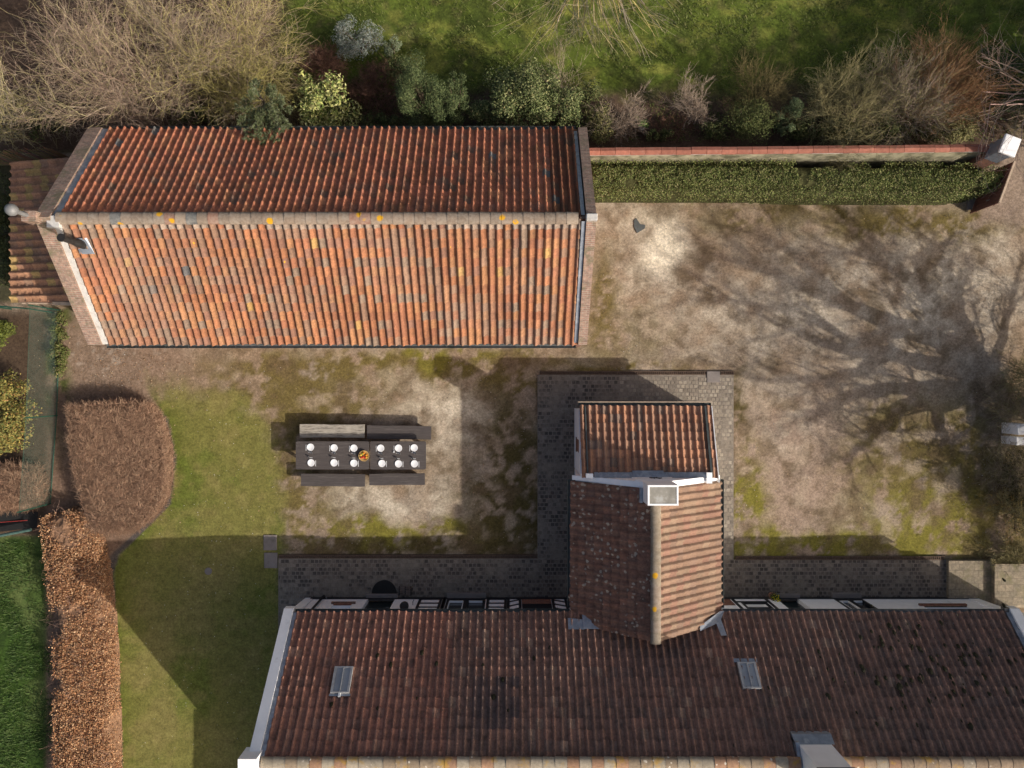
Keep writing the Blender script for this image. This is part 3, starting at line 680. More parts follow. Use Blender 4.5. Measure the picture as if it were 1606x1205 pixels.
# moss cushions scattered over the slope
mv = MB()
def moss(px, py, s):
    x, y, z = slope_pt(px, py)
    n = 7; vs = []
    for ring, (rr, hh) in enumerate(((1,.0),(.7,.02),(.25,.03))):
        for k in range(n):
            a = 2*math.pi*k/n; rj = s*rr*rnd.uniform(.7,1.25)
            u, v = math.cos(a)*rj*.8, math.sin(a)*rj*1.2
            vs.append((x+u, y-v/ln+sn[1]*(.05+hh), z+v*kk/ln+sn[2]*(.05+hh)))
    mv.add(vs, [(k,(k+1)%n,n+(k+1)%n,n+k) for k in range(n)]+[(n+k,n+(k+1)%n,2*n+(k+1)%n,2*n+k) for k in range(n)]+[tuple(range(2*n,3*n))], (.022,.02,.008))
for (px,py,s) in ((592,1030,.09),(613,1044,.09),(662,1025,.09),(684,1042,.08),(757,1044,.07),(788,1067,.08),(774,1094,.09),(838,1034,.08),(862,1017,.07),(520,1106,.09),(592,1112,.06),(654,1096,.05),(797,1115,.05),(1283,1023,.07),(1250,1170,.06),(1152,1170,.07),(1522,1140,.12),(1508,1132,.07),(1576,1085,.12),(1374,1136,.07),(1343,1119,.05),(1205,1080,.06)): moss(px,py,s)
for i in range(110):
    moss(rnd.gauss(1455,75), rnd.gauss(1045,40), rnd.uniform(.03,.11))
o = mv.build('moss', M['leaf'], rf, smooth=True); o['kind'] = 'stuff'
# chimney on the main ridge
ch = thing('chimney', 'tall white chimney on the ridge of the farmhouse, at the bottom edge of the picture', 'chimney', (9.45,-11.6,5.3))
MB().box(8.98,10.0,-12.2,-11.28,4.5,7.0).build('stack', M['white'], ch)
MB().box(8.93,10.05,-12.25,-11.23,7.0,7.1).build('cap', M['concrete'], ch)
MB().hexa([(8.86,-11.28,5.30),(10.1,-11.28,5.30),(10.1,-11.08,5.14),(8.86,-11.08,5.14)],[(8.86,-11.275,5.60),(10.1,-11.275,5.60),(10.1,-11.08,5.33),(8.86,-11.08,5.33)]).hexa([(8.86,-12.0,5.7),(8.98,-12.0,5.7),(8.98,-11.2,5.2),(8.86,-11.2,5.2)],[(8.86,-12.0,6.0),(8.98,-12.0,6.0),(8.98,-11.2,5.62),(8.86,-11.2,5.62)]).build('lead_flashing', M['lead'], ch)
# low wall carrying on behind the gable (out of frame, throws the straight shadow on the lawn)
MB().box(-8.19,-7.79,-25,MYS+.08,-.05,2.72).build('garden_wall', M['white']); o = bpy.data.objects['garden_wall']; tag(o, 'white garden wall running on behind the farmhouse gable', 'wall')

# porch at the right end
pr = thing('porch', 'white porch pier and dark door at the right end of the farmhouse', 'porch', (18.9,-8.8,.2))
MB().box(18.8,19.3,-9.1,-8.63,.401,2.3).box(18.1,18.8,-9.1,-8.9,.201,2.3).build('wall', M['white'], pr)
MB().box(18.2,18.8,-8.895,-8.86,.201,2.2).build('door', M['door_green'], pr)

# ------------------------------------------------ kitchen wing
KE, KR = 2.17, 4.15; KX0, KX1, KXR = 2.12, 7.54, 4.79; KY0, KY1 = -8.62, -3.5
wing = thing('kitchen_wing', 'low kitchen wing with pantile ridge roof running from the farmhouse towards the barn', 'house wing', (KXR,-6,0))
MB().box(KX0+.35, KX1-.3, WY+.02, KY1+.0, -.05, KE-.1).build('wall', M['white'], wing)
gw = MB(); gw.add([(x, y, z) for y in (-3.30,-3.498) for (x, z) in ((2.45,0),(7.29,0),(7.4,KE+.02),(KXR,KR+.05),(2.3,KE+.02))], [(0,4,3,2,1),(5,6,7,8,9),(0,1,6,5),(1,2,7,6),(2,3,8,7),(3,4,9,8),(4,0,5,9)])
gw.build('gable_wall', M['white'], wing)
Lw = math.hypot(KXR-KX0, KR-KE); Lw2 = math.hypot(KX1-KXR, KR-KE)
def wcol(u, r, n, c): return c
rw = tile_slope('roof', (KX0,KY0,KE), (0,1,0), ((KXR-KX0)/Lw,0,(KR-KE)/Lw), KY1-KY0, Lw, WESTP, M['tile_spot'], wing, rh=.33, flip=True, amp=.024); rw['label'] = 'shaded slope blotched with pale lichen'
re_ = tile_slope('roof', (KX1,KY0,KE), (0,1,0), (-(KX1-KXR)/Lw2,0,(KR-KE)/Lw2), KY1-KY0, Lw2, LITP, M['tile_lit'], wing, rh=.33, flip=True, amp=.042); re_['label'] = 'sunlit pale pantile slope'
MB().add([(KX0+.1,KY0+.02,KE-.12),(KXR,KY0+.02,KR-.14),(KX1-.1,KY0+.02,KE-.12),(KX0+.1,KY1,KE-.12),(KXR,KY1,KR-.14),(KX1-.1,KY1,KE-.12)],[(0,3,4,1),(1,4,5,2),(0,1,2)]).build('roof_deck', M['darkwood'], wing)
ridge_caps('ridge', (KXR,KY0-.03,KR+.02), (KXR,-3.96,KR+.02), .17, .40, [(3,(.25,.20,.145)),(2,(.27,.21,.16)),(1,(.23,.155,.11))], M['ridge'], rw)
gutter('gutter', (KX0-.05,MYE+.1,KE-.03), (KX0-.05,KY1+.05,KE-.03), .075, M['gutter'], wing)
gutter('gutter', (KX1+.05,MYE+.1,KE-.03), (KX1+.05,KY1+.05,KE-.03), .075, M['gutter'], wing)
def flash(pts, th=.03):
    m = MB(); n = len(pts); m.add([(p[0],p[1],p[2]) for p in pts]+[(p[0],p[1],p[2]+th) for p in pts], [tuple(reversed(range(n))), tuple(range(n,2*n))]+[(i,(i+1)%n,n+(i+1)%n,n+i) for i in range(n)]); return m
def ms(x, y, up=.07): return (x, y, ME+(MYE-y)*kk+up+.05)
fz_ = MB()
for grp in ([ms(1.98,-8.32),ms(2.55,-8.36),ms(2.55,-8.62),ms(1.98,-8.62)], [ms(2.5,-8.10,.12),ms(2.8,-8.30,.14),ms(3.2,-8.60,.11),ms(2.5,-8.60,.1)],
            [ms(7.45,-8.12,.12),ms(7.6,-8.12,.1),ms(7.35,-8.42,.1),ms(6.6,-8.66,.1),ms(6.6,-8.5,.2)], [ms(7.2,-8.36),ms(7.42,-8.36),ms(7.5,-8.78),ms(7.3,-8.78)]):
    fz_ = MB(); n = len(grp); fz_.add([p for p in grp]+[(p[0],p[1],p[2]+.025) for p in grp], [tuple(range(n)), tuple(reversed(range(n,2*n)))]+[(i,n+i,n+(i+1)%n,(i+1)%n) for i in range(n)])
    fz_.build('lead_flashing', M['lead'], wing)
cpw = MB(); CPZ = .05
for (xa, xb, za, zb) in ((KX0+.05, KXR, KE, KR), (KX1-.05, KXR, KE, KR)):
    y0, y1 = -3.45, -3.29; zz = .05
    b = [(min(xa,xb),y0,(za if xa<xb else zb)-.02),(max(xa,xb),y0,(zb if xa<xb else za)-.02),(max(xa,xb),y1,(zb if xa<xb else za)-.02),(min(xa,xb),y1,(za if xa<xb else zb)-.02)]
    cpw.hexa(b, [(p[0],p[1],p[2]+zz+.02) for p in b])
cpw.build('coping', M['white'], wing)
# chimney on the wing gable
ck = thing('chimney', 'squat white chimney with a grey stone top on the gable of the kitchen wing', 'chimney', (4.9,-3.62,3))
MB().box(4.41,5.41,-3.95,-3.285,2.7,4.66).box(4.41,4.47,-3.95,-3.285,4.66,4.75).box(5.35,5.41,-3.95,-3.285,4.66,4.75).box(4.47,5.35,-3.95,-3.89,4.66,4.75).box(4.47,5.35,-3.345,-3.285,4.66,4.75).box(4.2,5.6,-3.48,-3.27,2.7,3.55).build('stack', M['white'], ck)
MB().box(4.47,5.35,-3.89,-3.345,4.662,4.735).build('cap', mat_plain('lichened_slab', (.33,.31,.27), .9, var=.3, sc=3, dirt=(.45,.45,.44), dsc=3), ck)
sl_ = MB()
sl_.box(4.3,4.40,-4.0,-3.5,3.6,3.93)
sl_.build('lead_flashing', M['lead'], ck)
an = MB(); ay = -3.262
for (u0,v0,u1,v1) in ((4.78,3.1,5.2,3.22),(4.9,3.3,5.05,3.04),(4.95,3.1,5.12,3.32),(4.82,3.2,4.95,3.12)):
    an.tube([(u0,ay,v0),(u1,ay,v1)], .022, 6)
an.build('wall_anchor', M['blackmetal'], ck)

# lean-to in front of the wing
SE, SR = 1.8, 2.68; SX0, SX1, SY1, SY0 = 2.45, 7.29, -.80, -3.27
lt = thing('lean_to', 'small white lean-to with pantile roof at the yard end of the kitchen wing', 'lean-to', (4.9,-2,0))
m = MB(); m.add([(x,y,z) for x in (2.44,7.2) for (y,z) in ((-.95,0),(-3.26,0),(-3.26,SR-.10),(-.95,SE-.04))], [(0,3,2,1),(4,5,6,7),(0,1,5,4),(0,4,7,3),(1,2,6,5),(3,7,6,2)])
m.build('wall', M['white'], lt)
Lk = math.hypot(SY0-SY1, SR-SE)
tile_slope('roof', (SX0+.02,SY1,SE+.04), (1,0,0), (0,(SY0-SY1)/Lk,(SR-SE)/Lk), SX1-SX0, Lk, LEANP, M['tile_lit'], lt, rh=.33, amp=.042)
gutter('gutter', (SX0-.02,SY1+.05,SE+.0), (SX1,SY1+.05,SE+.0), .07, M['gutter'], lt)
MB().box(SX0-.04,SX1+.02,SY1+.13,SY1+.155,SE-.1,SE+.03).build('fascia', M['palewood'], lt)
v = MB(); 
for (x0,x1,mt) in ((SX1+.0,SX1+.03,0),): slope_box(v, x0, x1, SY1, SE+.0, SY0-.2, SR+.07, .05, .14)
v.build('verge_trim', M['white_frame'], lt)
v = MB(); slope_box(v, SX1-.27, SX1-.2, SY1, SE+.03, SY0, SR+.03, .07, 0); v.build('verge_bar', M['gutter'], lt); v = MB(); slope_box(v, SX0+.2, SX0+.25, SY1, SE+.03, SY0, SR+.03, .07, 0); v.build('verge_bar', M['gutter'], lt)
v = MB(); v.hexa([(2.9,SY0+.12,SR-.0),(4.2,SY0+.12,SR-.0),(4.2,SY0-.04,SR+.05),(2.9,SY0-.04,SR+.05)][::-1] and [(2.9,-3.29,SR),(4.25,-3.29,SR),(4.25,-3.12,SR-.06),(2.9,-3.12,SR-.06)],[(2.9,-3.29,SR+.2),(4.25,-3.29,SR+.2),(4.25,-3.12,SR+.06),(2.9,-3.12,SR+.06)])
v.hexa([(4.25,-3.29,SR),(5.35,-3.29,SR),(5.35,-3.06,SR-.06),(4.25,-3.06,SR-.06)],[(4.25,-3.27,SR+.2),(5.35,-3.27,SR+.2),(5.35,-3.06,SR+.07),(4.25,-3.06,SR+.07)])
v.hexa([(5.35,-3.29,SR),(6.85,-3.29,SR),(6.85,-3.12,SR-.06),(5.35,-3.12,SR-.06)],[(5.35,-3.29,SR+.2),(6.85,-3.29,SR+.2),(6.85,-3.12,SR+.06),(5.35,-3.12,SR+.06)])
v.build('lead_flashing', M['lead'], lt)
MB().box(2.6,2.85,-3.3,-3.15,SR,SR+.22).build('cement_fillet', M['white'], lt); MB().box(6.85,7.05,-3.5,-3.12,SR,SR+.14).build('cement_fillet', M['white'], lt)
MB().box(2.41,2.44,-2.55,-2.0,.95,1.1).box(2.425,2.44,-2.5,-2.05,1.1,1.9).build('window_sill', M['brick_low'], lt)

# ---------------------------------------------------------------- garden wall, gate, pillar
gwl = thing('boundary_wall', 'long cream garden wall with red coping tiles behind the clipped green hedge', 'wall', (11,8.45,0))
xa, xb, ya, yb = 2.64, 17.6, 8.42, 8.56
def wq(x, o): return ya+(yb-ya)*(x-xa)/(xb-xa)+o
MB().hexa([(xa,wq(xa,-.12),-.1),(xb,wq(xb,-.12),-.1),(xb,wq(xb,.1),-.1),(xa,wq(xa,.1),-.1)],[(xa,wq(xa,-.12),2.08),(xb,wq(xb,-.12),2.08),(xb,wq(xb,.1),2.08),(xa,wq(xa,.1),2.08)]).build('wall', M['cream'], gwl)
cpm = MB(); x = xa; st = .55
while x < xb-.05:
    x2 = min(x+st, xb); g = .012; j = rnd.uniform(-.006,.006); k = rnd.uniform(.8,1.15)
    cl = (.33*k,.13*k,.09*k)
    vs = []
    for xx in (x+g/2, x2-g/2):
        for (o_, z) in ((-.145,2.08),(.12,2.08),(.12,2.12),(-.01,2.18),(-.145,2.12)): vs.append((xx, wq(xx,o_)+j, z+j))
    cpm.add(vs, [(0,1,2,3,4),(9,8,7,6,5),(0,5,6,1),(1,6,7,2),(2,7,8,3),(3,8,9,4),(4,9,5,0)], cl); x = x2
cpm.build('coping', mat_vcol('red_coping_tile', var=.25, sc=7, stain=(.35,.25,.2), ssc=6, slo=.55, shi=.75, samt=.5), gwl)
MB().hexa([(xa,wq(xa,-.135),2.055),(xb,wq(xb,-.135),2.055),(xb,wq(xb,.12),2.055),(xa,wq(xa,.12),2.055)],[(xa,wq(xa,-.15),2.079),(xb,wq(xb,-.15),2.079),(xb,wq(xb,.12),2.079),(xa,wq(xa,.12),2.079)]).build('mortar_bed', M['cement'], gwl)
# pillar
pc = P(1585,228,3.0)
pl = thing('gate_pillar', 'white square gate pillar with flat cap at the end of the garden wall', 'gate pillar', (pc[0],pc[1],0), rz=R(-21))
MB().box(-.22,.22,-.26,.26,-.1,2.1,bev=.01).build('post', M['brick_low'], pl, world=False)
MB().box(-.24,.24,-.28,.28,2.1,2.92).build('lantern_block', mat_plain('slate_blue_paint', (.20,.22,.26), .6, var=.2), pl, world=False)
MB().box(-.29,.29,-.34,.34,2.92,3.0,bev=.015).build('cap', M['white'], pl, world=False)
gt = thing('gate', 'open red brown wooden gate leaf with a pale top rail beside the hedge end', 'gate', (0,0,0))
g0 = Vector((*P(1592,253,1.75),0)); g1 = Vector((*P(1568,318,1.75),0)); gd = (g1-g0).normalized(); gn = Vector((-gd.y,gd.x,0))
def gb(m, a, b_, z0, z1, th, off=0):
    p0 = g0+gd*a; p1 = g0+gd*b_; 
    bb = [p0+gn*(off-th),p1+gn*(off-th),p1+gn*(off+th),p0+gn*(off+th)]
    return m.hexa([(p.x,p.y,z0) for p in bb],[(p.x,p.y,z1) for p in bb])
L = (g1-g0).length; m = MB(); a = 0
while a < L-.05: gb(m, a+.004, min(a+.14, L)-.004, .06, 1.7, .018); a += .14
m.build('boards', M['gatewood'], gt); gb(MB(), 0, L, 1.70, 1.76, .035).build('top_rail', M['palewood'], gt)
gb(MB(), .02, L-.02, .3, .4, .03, .03).build('brace', M['gatewood'], gt); gb(MB(), .02, L-.02, 1.3, 1.4, .03, .03).build('brace', M['gatewood'], gt)
pp = g0+gd*(L-.3)-gn*.04; MB().tube([(pp.x,pp.y,1.0),(pp.x-.06,pp.y-.04,1.0),(pp.x-.06,pp.y-.04,1.18)], .014, 6).build('handle', M['steel'], gt)
x, y = P(1520,322); 
tag(MB().prism([(x-.15,y-.2),(x+.15,y-.2),(x+.25,y+.35),(x-.1,y+.35)], -.05, .12).build('kerb_stone', M['concrete']), 'flat grey stone by the foot of the open gate', 'stone')
# small dark slate on the gravel
x, y = P(1003,354); tag(MB().prism([(x-.22,y-.05),(x-.1,y-.3),(x+.2,y-.12),(x+.22,y+.02),(x+.02,y+.05),(x-.12,y+.28),(x-.22,y+.22)], -.03, .03).build('slate_piece', mat_plain('slate', (.09,.10,.10), .7)), 'broken dark slate lying on pale gravel by the hedge', 'slate')

# ---------------------------------------------------------------- picnic tables
T_ = .02430; Bn = .02457
def rect(p0, p1, q0, q1, k): return ((p0-803)*k, (p1-803)*k, (602.5-q1)*k, (602.5-q0)*k)
def table(p0, p1, label):
    x0, x1, y0, y1 = rect(p0, p1, 692.5, 736.5, T_); cx, cy = (x0+x1)/2, (y0+y1)/2
    t = thing('picnic_table', label, 'table', (cx, cy, 0), group='dark picnic tables pushed end to end')
    bv = .06
    ring = []
    for (ax, ay, a0) in ((x1-bv,y1-bv,0),(x0+bv,y1-bv,90),(x0+bv,y0+bv,180),(x1-bv,y0+bv,270)):
        for k in range(4): a = R(a0+30*k); ring.append((ax+bv*math.cos(a), ay+bv*math.sin(a)))
    MB().prism(ring, .70, .76).build('tabletop', M['darkwood'], t)
    MB().box(x0+.25,x1-.25,cy-.04,cy+.04,.60,.70).box(x0+.2,x0+.28,y0+.08,y1-.08,.6,.70).box(x1-.28,x1-.2,y0+.08,y1-.08,.6,.70).build('frame', M['darkwood'], t)
    for sx in (x0+.2, x1-.29):
        for sy, d in ((y0+.12,-.0),(y1-.2,.0)): MB().box(sx,sx+.09,sy,sy+.09,0,.6).build('leg', M['darkwood'], t)
table(464, 579, 'longer dark brown picnic table on the left, set with six places')
table(580.5, 668, 'shorter dark brown picnic table on the right, set with six places')
def bench(p0, p1, q0, q1, mat, label, ang=0):
    x0, x1, y0, y1 = rect(p0, p1, q0, q1, Bn); cx, cy = (x0+x1)/2, (y0+y1)/2; a, b_ = (x1-x0)/2, (y1-y0)/2
    t = thing('bench', label, 'bench', (cx, cy, 0), R(ang), group='wooden benches at the picnic tables')
    # rough split-log seat: wavy long edges
    n = 14; top = []; k1 = rnd.random()*9
    for i in range(n+1): top.append((-a+2*a*i/n, -b_+.006*math.sin(i*.7+k1)+rnd.uniform(-.003,.003)))
    for i in range(n, -1, -1): top.append((-a+2*a*i/n, b_+.006*math.sin(i*.6+k1+2)+rnd.uniform(-.003,.003)))
    MB().prism(top, .37, .45).build('seat', mat, t, world=False)
    for sx in (-a+.3, a-.45): 
        MB().box(sx,sx+.12,-b_+.05,b_-.05,0,.37).build('leg', mat, t, world=False)
bench(470,571.5,666,686.5,M['greywood'],'weathered silver grey bench, the only pale one',-.4)
bench(575.5,676,668,689,M['darkwood'],'dark bench right of the pale silver bench, with worn patches',-.8)
bench(472,572,743.5,763,M['darkwood'],'dark bench on the near side of the longer table, with a pale streak',-.5)
bench(579,666,743,761,M['darkwood'],'plain dark bench on the near side of the shorter table',.6)
# place settings
far_ = [(487,701.5),(524,702.5),(555,703),(597,703),(625,703),(649.5,702.5)]; near_ = [(488,726),(524,726),(555,726.5),(599,727),(625,727.5),(650,727.5)]
ordn = ['first','second','third','fourth','fifth','sixth']
TOP = .762
def setting(px, py, row, i):
    x, y = P(px, py, .77); s = 1 if row == 'far' else -1; where = '%s from the left in the %s row of places' % (ordn[i], row)
    tag(MB().lathe(x, y, [(.085,TOP),(.135,TOP+.018),(.14,TOP+.024),(.128,TOP+.022),(.09,TOP+.010)], 28).build('plate', M['porcelain'], smooth=True), 'round white plate, '+where, 'plate', 'white dinner plates')
    kx = x-s*.17
    tag(MB().box(kx-.009,kx+.009,y-.115*1-.02,y+.09,TOP,TOP+.006).build('knife', M['cutlery']), 'knife beside the plate, '+where, 'knife', 'knives')
    fy_ = y-s*.19
    f = MB().box(x-.10,x-.01,fy_-.006,fy_+.006,TOP,TOP+.006)
    for q in (-.012,0,.012): f.box(x-.01,x+.05,fy_+q-.003,fy_+q+.003,TOP,TOP+.005)
    tag(f.build('fork', M['cutlery']), 'fork laid across above the plate, '+where, 'fork', 'forks')
    gx = x+s*.06; gy = fy_-s*.03
    tag(MB().lathe(gx, gy, [(.022,TOP),(.024,TOP+.008),(.033,TOP+.09),(.028,TOP+.09),(.02,TOP+.02)], 12).build('glass', M['steel'], smooth=True), 'small drinking glass above the plate, '+where, 'glass', 'drinking glasses')
for i, p in enumerate(far_): setting(*p, 'far', i)
for i, p in enumerate(near_): setting(*p, 'near', i)
x, y = P(571,715,.8)
tag(MB().lathe(x, y, [(.08,TOP),(.17,TOP+.05),(.205,TOP+.09),(.195,TOP+.09),(.15,TOP+.04)], 24).build('fruit_bowl', mat_plain('wicker_yellow', (.55,.36,.12), .7, var=.3, sc=20), smooth=True), 'round straw coloured fruit bowl at the joint of the two tables', 'bowl')
fr_ = [((.62,.22,.02),0,.11,.045,'orange'),((.62,.24,.03),.1,.03,.045,'orange'),((.55,.03,.02),-.02,-.04,.04,'apple'),((.6,.05,.03),.05,-.075,.038,'apple'),((.7,.45,.05),-.11,.03,.042,'lemon'),((.65,.42,.05),.1,-.06,.038,'lemon'),((.35,.4,.05),-.05,.08,.038,'lime'),((.55,.03,.02),-.09,-.07,.038,'apple')]
fl_ = ['orange at the back of the fruit bowl','orange at the right of the fruit bowl','red apple in the middle of the fruit bowl','red apple at the front right of the fruit bowl','yellow lemon at the left of the fruit bowl','yellow lemon at the front edge of the fruit bowl','green lime at the back left of the fruit bowl','red apple at the front left of the fruit bowl']
for (c, dx, dy, r, nm), lb in zip(fr_, fl_):
    cz = TOP+.095; tag(MB().lathe(x+dx, y+dy, [(r*math.sin(a)+.001, cz-r*math.cos(a)*.93) for a in np.linspace(.15,3.0,8)], 14, c).build(nm, M['fruit'], smooth=True), lb, 'fruit', 'fruit in the bowl')
x, y = P(603,711,.77)
tag(MB().box(x+.33,x+.39,y-.02+.05,y+.02+.05,TOP,TOP+.05,bev=.008).build('salt_shaker', M['porcelain']), 'tiny pale salt shaker on the right table', 'salt shaker')

# door mats
x, y = P(603,931); m = MB(); n = 20; pts = [(x+.49*math.cos(math.pi*i/n), y+.54*math.sin(math.pi*i/n)) for i in range(n+1)]
o = m.prism(pts, .045, .075).build('doormat', M['mat']); tag(o, 'black half round doormat in front of the left green door', 'doormat')
x, y = P(636,926); t = thing('boot_scraper', 'black slatted boot scraper next to the half round doormat', 'boot scraper', (x,y,.05))
m = MB().box(x-.24,x-.21,y-.17,y+.17,.05,.12).box(x+.21,x+.24,y-.17,y+.17,.05,.12).box(x-.015,x+.015,y-.17,y+.17,.05,.12); m.build('frame', M['blackmetal'], t)
m = MB(); [m.box(x-.21,x-.015,y-.155+.075*i,y-.115+.075*i,.09,.11).box(x+.015,x+.21,y-.155+.075*i,y-.115+.075*i,.09,.11) for i in range(5)]; m.build('slats', mat_plain('grey_brown_slats', (.16,.12,.1), .8), t)

# ---------------------------------------------------------------- vegetation tools
def segmesh(name, A, B, ra, rb, cols, mat, parent, sides=3, world=True):
    A = np.array(A, float); B = np.array(B, float); ra = np.array(ra, float)[:, None]; rb = np.array(rb, float)[:, None]; cols = np.array(cols, float)
    D = B-A; D /= np.maximum(np.linalg.norm(D, axis=1, keepdims=True), 1e-6)
    ref = np.where(np.abs(D[:, 2:3]) < .9, np.array([[0,0,1.]]), np.array([[1.,0,0]]))
    U = np.cross(D, ref); U /= np.linalg.norm(U, axis=1, keepdims=True); W = np.cross(D, U)
    n = len(A); V = np.empty((n, 2*sides, 3))
    for k in range(sides):
        a = 2*math.pi*k/sides; o = U*math.cos(a)+W*math.sin(a)
        V[:, k] = A+o*ra; V[:, sides+k] = B+o*rb
    base = (np.arange(n)*2*sides)[:, None]
    Fc = np.concatenate([base+np.array([[k, (k+1) % sides, sides+(k+1) % sides, sides+k]]) for k in range(sides)], 0)
    return npmesh(name, V.reshape(-1, 3), Fc, mat, np.repeat(cols, 2*sides, 0), smooth=sides > 4, parent=parent, world=world)
def leafmesh(name, C, Nn, size, cols, parent, asp=.55, mat=None):
    """one pointed four-sided leaf per row, slightly folded"""
    C = np.asarray(C, float); n = len(C); Nn = Nn/np.maximum(np.linalg.norm(Nn, axis=1, keepdims=True), 1e-6)
    r = nr.normal(size=(n, 3)); U = np.cross(Nn, r); U /= np.maximum(np.linalg.norm(U, axis=1, keepdims=True), 1e-6); W = np.cross(Nn, U)
    s = (np.asarray(size)*nr.uniform(.7, 1.3, n))[:, None]
    V = np.stack([C-U*s*.5, C-U*s*.02+W*s*asp*.5+Nn*s*.08, C+U*s*.5, C-U*s*.02-W*s*asp*.5+Nn*s*.08], 1).reshape(-1, 3)
    Fc = np.arange(n*4).reshape(-1, 4)
    return npmesh(name, V, Fc, mat or M['leaf'], np.repeat(cols, 4, 0), parent=parent)
def leafcols(n, pal, var=.25):
    pr = np.array([p[0] for p in pal], float); pr /= pr.sum()
    return np.clip(np.array([p[1] for p in pal])[nr.choice(len(pal), n, p=pr)]*nr.uniform(1-var, 1+var, (n, 1)), 0, 1)

def leafy(name, label, px, py, rpx, rpy, h, pal, size=.07, n=5000, clumps=26, cat='shrub', group=None, asp=.55, cr=.36, droop=0, offs=(0,0)):
    zc = h*.6; cx, cy = P(px, py, zc); rx = rpx*(H-zc)/F; ry = rpy*(H-zc)/F
    t = thing(name, label, cat, (cx+offs[0], cy+offs[1], 0), group=group)
    cc = []; 
    while len(cc) < clumps:
        v = nr.normal(size=3); v /= np.linalg.norm(v); q = nr.uniform(.35, .85)
        v = v*q
        if v[2] < -.75: continue
        cc.append((cx+v[0]*rx, cy+v[1]*ry, h*.52+v[2]*h*.48))
    cc = np.array(cc); rr = min(rx, ry)*cr*nr.uniform(.6, 1.25, clumps)
    w_ = rr**2; w_ /= w_.sum(); ci = nr.choice(clumps, n, p=w_)
    d = nr.normal(size=(n, 3)); d /= np.linalg.norm(d, axis=1, keepdims=True); d[:, 2] = np.where(nr.rand(n) < .6, np.abs(d[:, 2]), d[:, 2])
    pos = cc[ci]+d*rr[ci][:, None]*nr.uniform(.55, 1.12, (n, 1)); pos[:, 2] = np.maximum(pos[:, 2], .05)
    ck_ = nr.uniform(.8, 1.2, (clumps, 1))[ci]
    leafmesh('foliage', pos, d*.7+nr.normal(size=(n, 3))*.45+np.array([0,0,.35]), np.full(n, size), np.clip(leafcols(n, pal)*ck_, 0, 1), t, asp)
    A, B, ra, rb = [], [], [], []
    for i in range(clumps):
        m_ = np.array([cx+offs[0]*.6+(cc[i][0]-cx)*.35, cy+(cc[i][1]-cy)*.35, cc[i][2]*.5]); b0 = np.array([cx+offs[0]+nr.uniform(-.1,.1), cy+offs[1]+nr.uniform(-.1,.1), -.03])
        A += [b0, m_]; B += [m_, cc[i]]; ra += [.035,.022]; rb += [.022,.008]
    segmesh('stem', A, B, ra, rb, np.tile((.10,.075,.05), (len(A), 1)), M['twig'], t, 5)
    return t

def grow(out, p, d, L, r, depth, spread, up, cols, kids, ok=None, wob=.22):
    """branching bare wood; out collects segments"""
    n = 5 if depth > 1 else 3; sl = L/n; x, y, z = p; dx, dy, dz = d; col = rnd.choice(cols); k = rnd.uniform(.8, 1.2); col = (col[0]*k, col[1]*k, col[2]*k)
    for i in range(n):
        dx += rnd.gauss(0, wob); dy += rnd.gauss(0, wob); dz += rnd.gauss(0, wob)+up
        m = math.sqrt(dx*dx+dy*dy+dz*dz) or 1; dx /= m; dy /= m; dz /= m
        q = (x+dx*sl, y+dy*sl, max(.05, z+dz*sl))
        if ok is not None and not ok(q): return
        r2 = r*(1-.45/n*1.4)
        out.append(((x,y,z), q, r, r2, col)); x, y, z = q; r = r2
        if depth > 0 and i >= (1 if depth > 1 else 0):
            for _ in range(kids[depth-1]):
                if rnd.random() < .8:
                    a = (dx+rnd.gauss(0, spread), dy+rnd.gauss(0, spread), dz+rnd.gauss(0, spread)*.8)
                    m = math.sqrt(a[0]**2+a[1]**2+a[2]**2)
                    grow(out, (x,y,z), (a[0]/m,a[1]/m,a[2]/m), L*rnd.uniform(.42,.7), max(r*.55,.0045), depth-1, spread, up, cols, kids, ok, wob)
def emit(out, thick, t, trunkname='branches', twigname='twigs'):
    for nm, sel, sd_ in ((trunkname, [s for s in out if s[2] >= thick], 6), (twigname, [s for s in out if s[2] < thick], 3)):
        if sel: segmesh(nm, [s[0] for s in sel], [s[1] for s in sel], [s[2] for s in sel], [s[3] for s in sel], [s[4] for s in sel], M['twig'], t, sd_)
def bare(name, label, px, py, rpx, rpy, h, stems, cols, r0=.025, depth=3, kids=(2,2,2), spread=.5, up=.02, cat='shrub', group=None, base=None, ok=None, lean=(0,0), L=None, thick=.012, wob=.22, twigmin=None):
    zc = h*.6; cx, cy = P(px, py, zc); rx = rpx*(H-zc)/F; ry = rpy*(H-zc)/F
    bx, by = (cx, cy) if base is None else P(base[0], base[1], 0)
    t = thing(name, label, cat, (bx, by, 0), group=group); out = []
    for i in range(stems):
        a = rnd.uniform(0, 2*math.pi); q = math.sqrt(rnd.random())
        tx, ty, tz = cx+math.cos(a)*q*rx+lean[0], cy+math.sin(a)*q*ry+lean[1], h*(1-.45*q*q)
        sx, sy = bx+(cx-bx)*.0+math.cos(a)*q*rx*.25, by+math.sin(a)*q*ry*.25
        d = (tx-sx, ty-sy, tz); m = math.sqrt(sum(v*v for v in d)); 
        grow(out, (sx, sy, 0), (d[0]/m, d[1]/m, d[2]/m), (L or m*.68), r0*rnd.uniform(.7,1.3), depth, spread, up, cols, kids, ok, wob)
    emit(out, thick, t); return t

